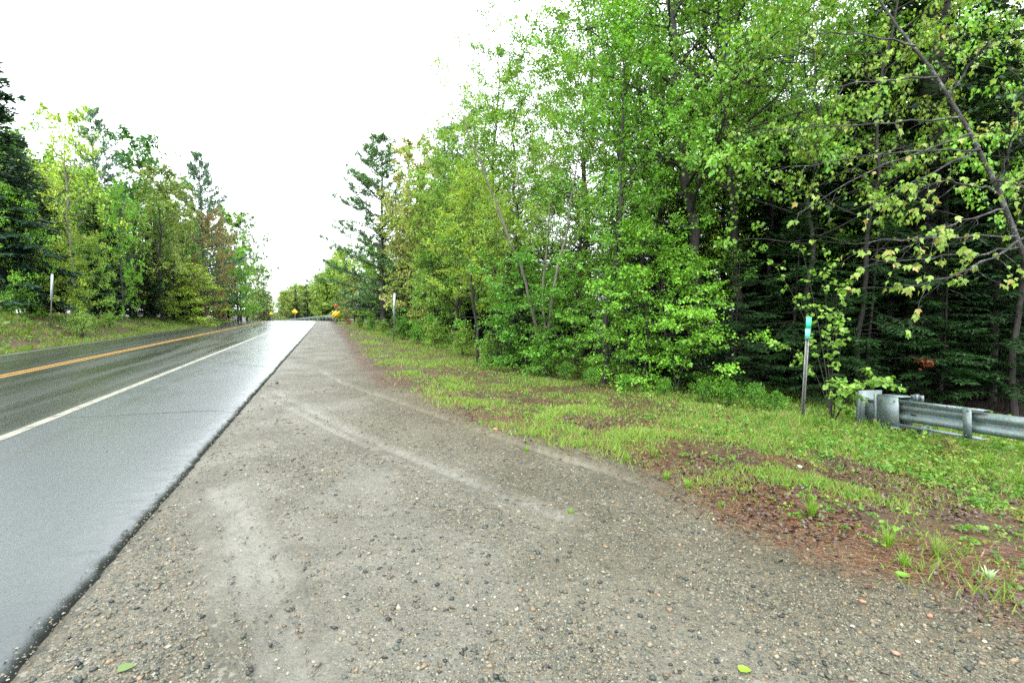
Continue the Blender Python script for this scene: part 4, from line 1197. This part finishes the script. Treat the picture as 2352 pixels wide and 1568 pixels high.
# loose gravel, real little stones
def pebbles(n, r0, rmax, rmin, full, r_in, r_out):
    x, y = scatter_polar(n, r_in, r_out, -62, 58, 1.1)
    u = x - xoff(y)
    band = fbm(x * 1.3, y * 1.3, 110, 4)
    tdp = track_dist(x, y)
    dens = .45 + .9 * sst(.40, .60, band) + .5 * np.exp(-((tdp - .18) / .07) ** 2)
    dens *= (1 - .9 * np.exp(-(tdp / .08) ** 2)) * (1 - .6 * sst(.56, .70, fbm(x * .75, y * .45, 31)))
    dens = dens + .6 * np.exp(-((u - U_EDGE) / .25) ** 2)
    k = (u > U_EDGE - .14 * rng.random(n) ** 2 - 2.2 * (rng.random(n) > .9985)) & (u < xb(y) + .7 - .9 * rng.random(n)) & (rng.random(n) < dens) & (y > .9)
    x, y = x[k], y[k]; m = len(x)
    r = np.clip(r0 * np.exp(rng.standard_normal(m) * .7) * (1 + .12 * np.hypot(x, y)), rmin, rmax)
    oc = np.array([(1, 0, 0), (0, 1, 0), (-1, 0, 0), (0, -1, 0), (0, 0, 1), (0, 0, -1)], float)[:6 if full else 5]
    f8 = np.array([(0, 1, 4), (1, 2, 4), (2, 3, 4), (3, 0, 4), (1, 0, 5), (2, 1, 5), (3, 2, 5), (0, 3, 5)])[:8 if full else 4]
    nv = len(oc)
    a = rng.random(m) * 6.28
    V = oc[None] * (1 + .5 * (rng.random((m, nv, 1)) - .5)) * np.stack([np.ones(m), .65 + .35 * rng.random(m), .5 + .3 * rng.random(m)], -1)[:, None]
    V = V + .25 * rng.standard_normal((m, nv, 3)) * [1, 1, .5]
    ca, sa = np.cos(a)[:, None], np.sin(a)[:, None]
    V = np.stack([V[..., 0] * ca - V[..., 1] * sa, V[..., 0] * sa + V[..., 1] * ca, V[..., 2]], -1) * (r * 1.25)[:, None, None]
    V = V + np.stack([x, y, np.where(x - xoff(y) < U_EDGE, np.interp(x - xoff(y), e_us, e_zs), ground_z(x, y)) + r * (.25 if full else .02)], -1)[:, None]
    T_ = (np.arange(m)[:, None, None] * nv + f8[None]).reshape(-1, 3)
    pal = np.array([(.026, .032, .032), (.060, .062, .048), (.10, .094, .068), (.13, .120, .082), (.08, .08, .06), (.14, .105, .066), (.16, .115, .078), (.22, .21, .17), (.018, .023, .024), (.11, .103, .078), (.045, .056, .050), (.09, .088, .068), (.105, .10, .075)])
    cols = pal[rng.integers(0, len(pal), m)] * (.6 + .6 * rng.random((m, 1))) * [1.0, 1.0, .93]
    tag(obj('gravel', mesh_np('gravel', V.reshape(-1, 3), T_, None, [M_STONE], np.repeat(cols, nv, 0), True)), kind='stuff')
    return m
m = pebbles(30000, .0040, .015, .0026, True, 1.5, 12)
m += pebbles(420000, .0020, .006, .0012, False, 1.5, 10)
print('pebbles', m)

# ------------------------------------------------------------------ single stones, leaves, tufts
def stone(px, py, r, col, label):
    p = on_plane(px, py, -.07)
    rs = random.getrandbits(16)
    me_v = []
    n, mm = 10, 7
    for i in range(mm):
        th = math.pi * i / (mm - 1)
        for j in range(n):
            ph = 2 * math.pi * j / n
            v = np.array([math.sin(th) * math.cos(ph), math.sin(th) * math.sin(ph) * .75, math.cos(th) * .62])
            k_ = 1 + .3 * (vnoise(np.array([v[0] * 2 + rs]), np.array([v[1] * 2 + v[2] * 3.0]), 7)[0] - .5)
            me_v.append(v * k_ * r)
    q = [(i * n + j, i * n + (j + 1) % n, (i + 1) * n + (j + 1) % n, (i + 1) * n + j) for i in range(mm - 1) for j in range(n)]
    o = obj('stone', mesh_np('stone', me_v, None, q, [M_STONE], np.ones((len(me_v), 3)), True))
    o.location = (p[0], p[1], gz(p[0], p[1]) + r * .35)
    o.rotation_euler = (0, 0, random.random() * 6)
    o.color = (*col, 1)
    tag(o, label, 'stone', 'single stones lying on the gravel')
stone(1981, 1380, .018, (.26, .12, .075), 'pink pebble on gravel, farthest up of the three pink ones')
stone(2136, 1412, .019, (.24, .11, .07), 'pink pebble on gravel nearest the right grass edge')
stone(2057, 1500, .016, (.27, .14, .09), 'pink pebble on gravel lowest in the photo')
stone(1958, 1437, .012, (.30, .29, .22), 'pale stone left of the three pale stones on brown gravel')
stone(2108, 1470, .012, (.30, .29, .22), 'pale stone below the pink pebble nearest the grass')
stone(2262, 1468, .012, (.30, .29, .22), 'pale stone rightmost on the brown gravel')
stone(636, 882, .05, (.03, .028, .025), 'dark clod at the crumbling pavement edge')
stone(1138, 986, .035, (.26, .13, .06), 'orange rock at the grass edge of the gravel')
stone(1838, 1048, .03, (.40, .40, .36), 'white stone among brown leaves before the mile marker')
stone(65, 1273, .03, (.05, .05, .045), 'small dark lump stuck on the asphalt shoulder')

def fallen(px, py, L, col, label, rz):
    p = on_plane(px, py, -.07)
    V, T_, k = leaves(np.zeros((1, 3)), [[math.cos(rz), math.sin(rz), .05]], [[.1, -.1, 1]], [L], 'round', .8, .1, .1)
    o = obj('fallen_leaf', mesh_np('fallen_leaf', V, T_, None, [M_LEAF], np.ones((k, 3))))
    o.location = (p[0], p[1], gz(p[0], p[1]) + .014)
    o.color = (*col, 1)
    tag(o, label, 'leaf', 'single green leaves on the gravel')
fallen(1695, 1540, .062, (.22, .38, .03), 'single bright green leaf lying on the gravel near the bottom', -.4)
fallen(268, 1548, .07, (.13, .20, .06), 'dull green leaf lying on the gravel by the pavement edge', .2)
fallen(2062, 1322, .09, (.15, .32, .03), 'green leaf lying where grass meets brown gravel', -.2)

def tuft(px, py, h, nb, label, col=(.15, .29, .03), wd=.0035, z=-.1):
    p = on_plane(px, py, z)
    n_ = nb
    a = rng.random(n_) * 6.28
    out = np.stack([np.cos(a), np.sin(a), 0 * a], -1)
    hh = h * (.5 + .6 * rng.random(n_))
    sp = rng.random(n_) * .75
    mb = MB()
    for i in range(n_):
        t_ = np.linspace(0, 1, 4)[:, None]
        c0 = out[i] * .02 * rng.random()
        P = c0 + out[i] * sp[i] * hh[i] * t_ ** 1.6 + np.array([0, 0, hh[i]]) * (t_ - .35 * sp[i] * t_ ** 2)
        side = np.array([-out[i][1], out[i][0], 0]) * wd * (1 - t_ * .95)
        V = np.concatenate([P - side, P + side])
        mb.add(V, q=[(j, j + 4, j + 5, j + 1) for j in range(3)], c=np.ones(3) * (.75 + .5 * rng.random()))
    o = mb.build('grass_tuft', M_GRASS)
    o.location = (p[0], p[1], gz(p[0], p[1]) - .005)
    o.color = (*col, 1)
    tag(o, label, 'grass tuft', 'grass tufts on the gravel edge')
tuft(1865, 1185, .20, 90, 'full upright grass tuft on brown needles below the mile marker')
tuft(1497, 1050, .26, 40, 'tall thin grass tuft standing out of the patchy verge', (.17, .27, .05), z=-.12)
tuft(1440, 1068, .16, 50, 'short grass tuft left of the tall thin tuft', z=-.12)
tuft(2040, 1255, .20, 60, 'spreading grass tuft on dark leaves, left of a pair')
tuft(2150, 1275, .22, 60, 'spreading grass tuft on dark leaves, right of a pair', (.18, .28, .05))
tuft(1310, 1178, .06, 40, 'tiny grass tuft alone on the gravel', z=-.07)
tuft(1210, 1035, .10, 50, 'small grass tuft at the gravel edge left of the others', z=-.07)
tuft(1530, 1100, .10, 110, 'low spreading grass tuft on the gravel edge', z=-.08)
tuft(1580, 1120, .10, 110, 'low spreading grass tuft on the gravel edge, right of another', z=-.08)
tuft(2075, 1300, .12, 40, 'loose grass tuft on wet brown gravel')
tuft(1045, 880, .16, 90, 'bright grass clump at the start of the grass bank', z=-.1)
tuft(2270, 1330, .10, 30, 'pale grey-green seedling tuft on dark leaves by the right edge', (.30, .42, .22), .012)
tuft(1655, 1170, .08, 40, 'small grass tuft on reddish needles')

# ------------------------------------------------------------------ guardrail
WB = [(-.156, .0), (-.150, .018), (-.115, .078), (-.085, .083), (-.060, .078), (-.020, .012), (.0, .006), (.020, .012), (.060, .078), (.085, .083), (.115, .078), (.150, .018), (.156, .0)]
def w_beam(path, up_z, side_sign, name, parent, mats, hgt=1.0):
    P = np.array(path, float)
    T = unit(np.gradient(P, axis=0)); S = unit(np.cross(T, np.array([0, 0, 1.0]))) * side_sign
    prof = np.array(WB)
    rows = []
    for off in (0, -.004):
        V = P[:, None] + np.array([0, 0, 1.0]) * prof[None, :, 0, None] * hgt + S[:, None] * (prof[None, :, 1, None] + off)
        rows.append(V.reshape(-1, 3))
    n, k = len(P), len(prof)
    q = []
    for i in range(n - 1):
        for j in range(k - 1):
            a = i * k + j
            q.append((a, a + 1, a + k + 1, a + k))
            b = n * k + a
            q.append((b, b + k, b + k + 1, b + 1))
    for i in range(n - 1):
        for j in (0, k - 1):
            a = i * k + j; b = n * k + a
            q.append((a, a + k, b + k, b))
    for i in (0, n - 1):
        for j in range(k - 1):
            a = i * k + j; b = n * k + a
            q.append((a, b, b + 1, a + 1))
    return obj(name, mesh_np(name, np.concatenate(rows), None, q, mats, None, True), parent)

Y0, Y1 = at(1998, 930, 8.75), at(2362, 975, 6.3)
dirv = Y1 - Y0; dirv[2] = 0
Lr = np.linalg.norm(dirv); dirv /= Lr
base = np.array([Y0[0], Y0[1], gz(Y0[0], Y0[1])])
GRot = empty('guardrail', base)
tag(GRot, 'galvanized guardrail with a boxed end terminal in the weeds at right', 'guardrail')
ang = math.atan2(dirv[1], dirv[0])
GRot.rotation_euler = (0, 0, ang)
zc0 = at(2070, 948, 8.0)[2] - base[2]     # beam centre at s = .7
slope = .085
def zc(s): return zc0 + slope * (s - .7)
# local frame: +x along the rail to the right, traffic side = -y
tilt = Matrix.Rotation(-math.atan(slope), 3, 'Y')
tilt = np.array(tilt)
path = [(s, 0.02, zc(s)) for s in np.linspace(.45, 6.5, 40)]
w_beam(path, 0, 1, 'rail_beam', GRot, [M_GALV])
w = MB(); w.box((.0, 0.0, zc(0) - .02), (.035, .42, .66)); w.box((.0, -.225, zc(0) - .02), (.06, .03, .66)); w.build('end_plate', M_GALV, GRot)
w = MB()                                                   # extruder throat: a box with flanges
w.box((.49, -.115, zc(.49) - .005), (.42, .02, .50), tilt)
w.box((.49, .135, zc(.49) - .005), (.42, .02, .50), tilt)
w.box((.49, .01, zc(.49) + .255), (.42, .27, .02), tilt)
w.box((.49, .01, zc(.49) - .265), (.46, .29, .02), tilt)
w.box((.27, -.13, zc(.27)), (.03, .05, .54), tilt)
w.build('terminal_box', M_GALV, GRot)
w = MB()
w.box((.18, -.10, zc(.18) - .03), (.34, .016, .24), tilt); w.box((.18, .06, zc(.18) + .14), (.34, .3, .016), tilt)
w.box((.18, .09, zc(.18) - .03), (.34, .016, .24), tilt)
w.build('strut', M_GALV, GRot)
for zz, nm in ((.195, 'guide_channel'), (-.215, 'guide_channel')):
    w = MB()
    w.box((1.32, -.065, zc(1.32) + zz), (1.36, .10, .008), tilt)
    w.box((1.32, -.115, zc(1.32) + zz - .006 * np.sign(zz)), (1.36, .008, .05), tilt)
    w.build(nm, M_GALV, GRot)
w = MB(); w.box((1.80, -.122, zc(1.8) - .01), (.12, .008, .44), tilt); w.build('strap', M_GALV, GRot)
for s in (.98, 3.0, 4.9):
    w = MB()
    zt = zc(s) - .19 if s < 1 else zc(s) + .16
    zb = gz(*(base + dirv * s)[:2]) - base[2] - .3
    h_ = zt - zb
    w.box((s, .07, (zt + zb) / 2), (.012, .13, h_)); w.box((s, .135, (zt + zb) / 2), (.11, .010, h_)); w.box((s, .005, (zt + zb) / 2), (.11, .010, h_))
    w.build('post', M_GALV, GRot)
w = MB(); w.box((.84, .0, zc(.84) + .255), (.10, .012, .10), tilt); w.box((.97, .0, zc(.97) + .258), (.08, .012, .10), tilt); w.box((.905, -.012, zc(.9) + .265), (.05, .03, .11), tilt)
br = w.build('bracket', M_GALV, GRot)
w = MB()
for s in (.82, .97):
    w.box((s, -.009, zc(s) + .258), (.022, .008, .022), tilt)
w.box((.87, -.031, zc(.87) - .02), (.085, .010, .020)); w.box((1.0, -.012, zc(1.0) - .08), (.03, .04, .012))
w.build('bolt_hole', M_BLACK, GRot)

w = MB()
for s_, y_, z_ in [(.36, -.127, .18), (.36, -.127, -.18), (.62, -.127, .18), (.62, -.127, -.18), (1.80, -.128, .17), (1.80, -.128, -.19), (1.15, -.121, .19), (1.5, -.121, .19), (2.6, -.075, .0), (2.9, -.075, .0)]:
    w.tube([(s_, y_ + .004, zc(s_) + z_), (s_, y_ - .010, zc(s_) + z_)], [.014, .012], 6, True)
w.build('bolt', M_BOLT, GRot)

# far guardrail following the outside of the bend
ys = np.arange(56, 131, 1.0)
fb = empty('guardrail', (.4, 56, gz(.4, 56)))
tag(fb, 'distant white-grey guardrail sweeping left around the bend', 'guardrail')
fbz = np.array([.4, 56, gz(.4, 56)])
pts = np.stack([.4 + xoff(ys) + .25 * np.exp(-(ys - 56) / 4), ys, zroad(ys) + .52], -1) - fbz
w_beam(pts, 0, -1, 'rail_beam', fb, [M_GALV])
for yv in np.arange(58, 131, 2.5):
    xv = .4 + float(xoff(yv)) + .06
    w = MB(); w.box((xv - fbz[0] + .1, yv - 56, float(zroad(yv)) + .22 - fbz[2]), (.15, .10, .95)); w.build('post', M_GALV, fb)

# ------------------------------------------------------------------ signs and markers
def facing(o):
    o.rotation_euler = (0, 0, math.atan2(-o.location.x, o.location.y) + 0.0)

# green mile marker
p = on_plane(1843, 958, -.5); p[2] = gz(p[0], p[1])
dm = np.dot(p - [0, 0, CAM_H], _fw)
Hm = at(1851, 729, dm)[2] - p[2]
mm = empty('mile_marker', p); facing(mm)
mm.rotation_euler = (math.radians(1), math.radians(-1.2), mm.rotation_euler.z)
mm.rotation_euler[1] = math.radians(1.0)
tag(mm, 'grey steel post with a narrow teal mile marker panel before the dark hemlocks', 'sign')
w = MB()
w.box((0, .018, Hm / 2 - .15), (.024, .006, Hm + .3)); w.box((-.014, .006, Hm / 2 - .15), (.006, .03, Hm + .3)); w.box((.014, .006, Hm / 2 - .15), (.006, .03, Hm + .3))
w.box((-.023, -.008, Hm / 2 - .15), (.018, .005, Hm + .3)); w.box((.023, -.008, Hm / 2 - .15), (.018, .005, Hm + .3))
w.build('post', plain('grey_post_steel', (.17, .18, .165), .55, .35, .35, 20), mm)
w = MB(); w.box((.006, -.020, Hm - .10), (.088, .012, .22)); up_panel = w.build('panel', M_SIGN_GREEN, mm); up_panel['label'] = 'teal upper panel'
w = MB(); w.box((0, -.024, Hm - .31), (.084, .012, .20)); lo_panel = w.build('panel', M_SIGN_PALE, mm); lo_panel['label'] = 'paler lower panel'
w = MB()
for z in (.025, .19, .225, .395):
    w.tube([(.003, -.029, Hm - z), (.003, -.036, Hm - z)], [.007, .007], 6, True)
w.build('bolt', M_BOLT, mm)

def delineator(px, py_top, d, label, wd, lean, gtop=2.0):
    x, y = column(px, d)
    z0 = gz(x, y)
    H = at(px, py_top, d)[2] - z0
    o = empty('marker_post', (x, y, z0)); facing(o)
    o.rotation_euler[1] = lean
    tag(o, label, 'marker post', 'white roadside marker posts')
    w = MB(); w.box((0, 0, H * .3 - .1), (.05, .03, H * .6 + .2)); w.build('post', M_BARK_GREY, o)
    n = 12
    a = np.linspace(0, math.pi, n)
    out = [(-wd / 2, H * .52), (wd / 2, H * .52)] + [(wd / 2 * math.cos(t_), H - wd / 2 + wd / 2 * math.sin(t_)) for t_ in a]
    m_ = len(out)
    V = [(q[0], -.020, q[1]) for q in out] + [(q[0], -.032, q[1]) for q in out]
    tri = [(0, i, i + 1) for i in range(1, m_ - 1)] + [(m_, m_ + i + 1, m_ + i) for i in range(1, m_ - 1)]
    qd = [(i, m_ + i, m_ + (i + 1) % m_, (i + 1) % m_) for i in range(m_)]
    w = MB(); w.add(V, q=qd, t=tri); w.build('reflector_blade', M_WHITEPOST, o)
delineator(113, 629, 24, 'white flexible marker post leaning right on the left bank', .10, math.radians(4))
delineator(903, 673, 25.5, 'white marker post before dark shade on the right grass edge', .12, math.radians(2))
delineator(514, 715, 62, 'short pale marker post at the road edge under the rust tree', .12, math.radians(6))

# striped object marker on the far guardrail end
x, y = column(771, 52)
om = empty('object_marker', (x, y, gz(x, y))); facing(om)
tag(om, 'square yellow marker with black diagonal stripes on the far guardrail end', 'sign')
zc_ = at(770, 722.5, 52)[2] - om.location.z
w = MB(); w.box((0, .03, zc_ / 2), (.08, .05, zc_ + .6)); w.build('post', M_GALV, om)
w = MB(); w.box((0, -.01, zc_), (.78, .02, .78)); w.build('panel', M_YELLOW, om)
for k in (-.42, -.14, .14, .42):
    hw = .045
    # stripe clipped to the panel square
    pts = []
    for off in (-hw, hw):
        c = k + off                                  # line z - x = c*1.3
        c *= 1.3
        lo, hi = max(-.39, -.39 - c), min(.39, .39 - c)
        pts.append(((lo, lo + c), (hi, hi + c)))
    (a0, a1), (b0, b1) = pts
    V = [(q[0], yy_, q[1] + zc_) for yy_ in (-.024, -.020) for q in (a0, a1, b1, b0)]
    w = MB(); w.add(V, q=[(0, 1, 2, 3), (7, 6, 5, 4), (0, 4, 5, 1), (1, 5, 6, 2), (2, 6, 7, 3), (3, 7, 4, 0)]); w.build('stripe', M_SIGNBLACK, om)
rm = empty('reflector_marker', (*column(772, 53.5), 0)); rm.location.z = gz(rm.location.x, rm.location.y); facing(rm)
tag(rm, 'small red reflector on a thin post above the striped yellow marker', 'marker')
zr_ = at(772, 702, 53.5)[2] - rm.location.z
w = MB(); w.tube([(0, 0, -.2), (0, 0, zr_)], [.03, .03], 6, True); w.build('post', M_GALV, rm)
w = MB(); w.tube([(0, -.03, zr_), (0, -.06, zr_)], [.19, .19], 14, True); w.build('reflector', M_RED, rm)

def diamond(px, py, d, size, label):
    x, y = column(px, d)
    o = empty('warning_sign', (x, y, gz(x, y))); facing(o)
    tag(o, label, 'sign', 'yellow diamond signs beyond the bend')
    zc2 = at(px, py, d)[2] - o.location.z
    w = MB(); w.box((0, .03, zc2 / 2 - .1), (.07, .05, zc2 + .2)); w.build('post', M_GALV, o)
    rot = np.array(Matrix.Rotation(math.pi / 4, 3, 'Y'))
    w = MB(); w.box((0, 0, zc2), (size, .02, size), rot); w.build('panel', M_YELLOW, o)
diamond(677, 716, 88, .76, 'yellow diamond warning sign beyond the far guardrail')
diamond(622, 721, 100, .60, 'smaller yellow diamond sign beside the left end of the far guardrail')

# dead orange fir twig caught in the dark hemlock
dp = at(2122, 832, 10.6)
mb = MB()
pp = rng.standard_normal((60, 3)) * [.07, .07, .04]
V, T_, k = leaves(pp, rng.standard_normal((60, 3)) * .5 + [1, -.4, -.35], rng.standard_normal((60, 3)) + [0, 0, 1], .09 + .05 * rng.random(60), 'kite', .6)
mb.add(V, t=T_)
mb.tube([(-.25, .1, .12), (0, 0, .0), (.15, -.05, -.05)], [.006, .005, .003], 4)
o = mb.build('dead_branch', M_LITTER)
o.location = dp; o.color = (.13, .035, .01, 1)
tag(o, 'dead orange-brown fir twig hanging in the dark shade behind the guardrail', 'dead twig')
print('tris', sum(len(m.polygons) for m in bpy.data.meshes), {k: v['n'] for k, v in PR.items()})
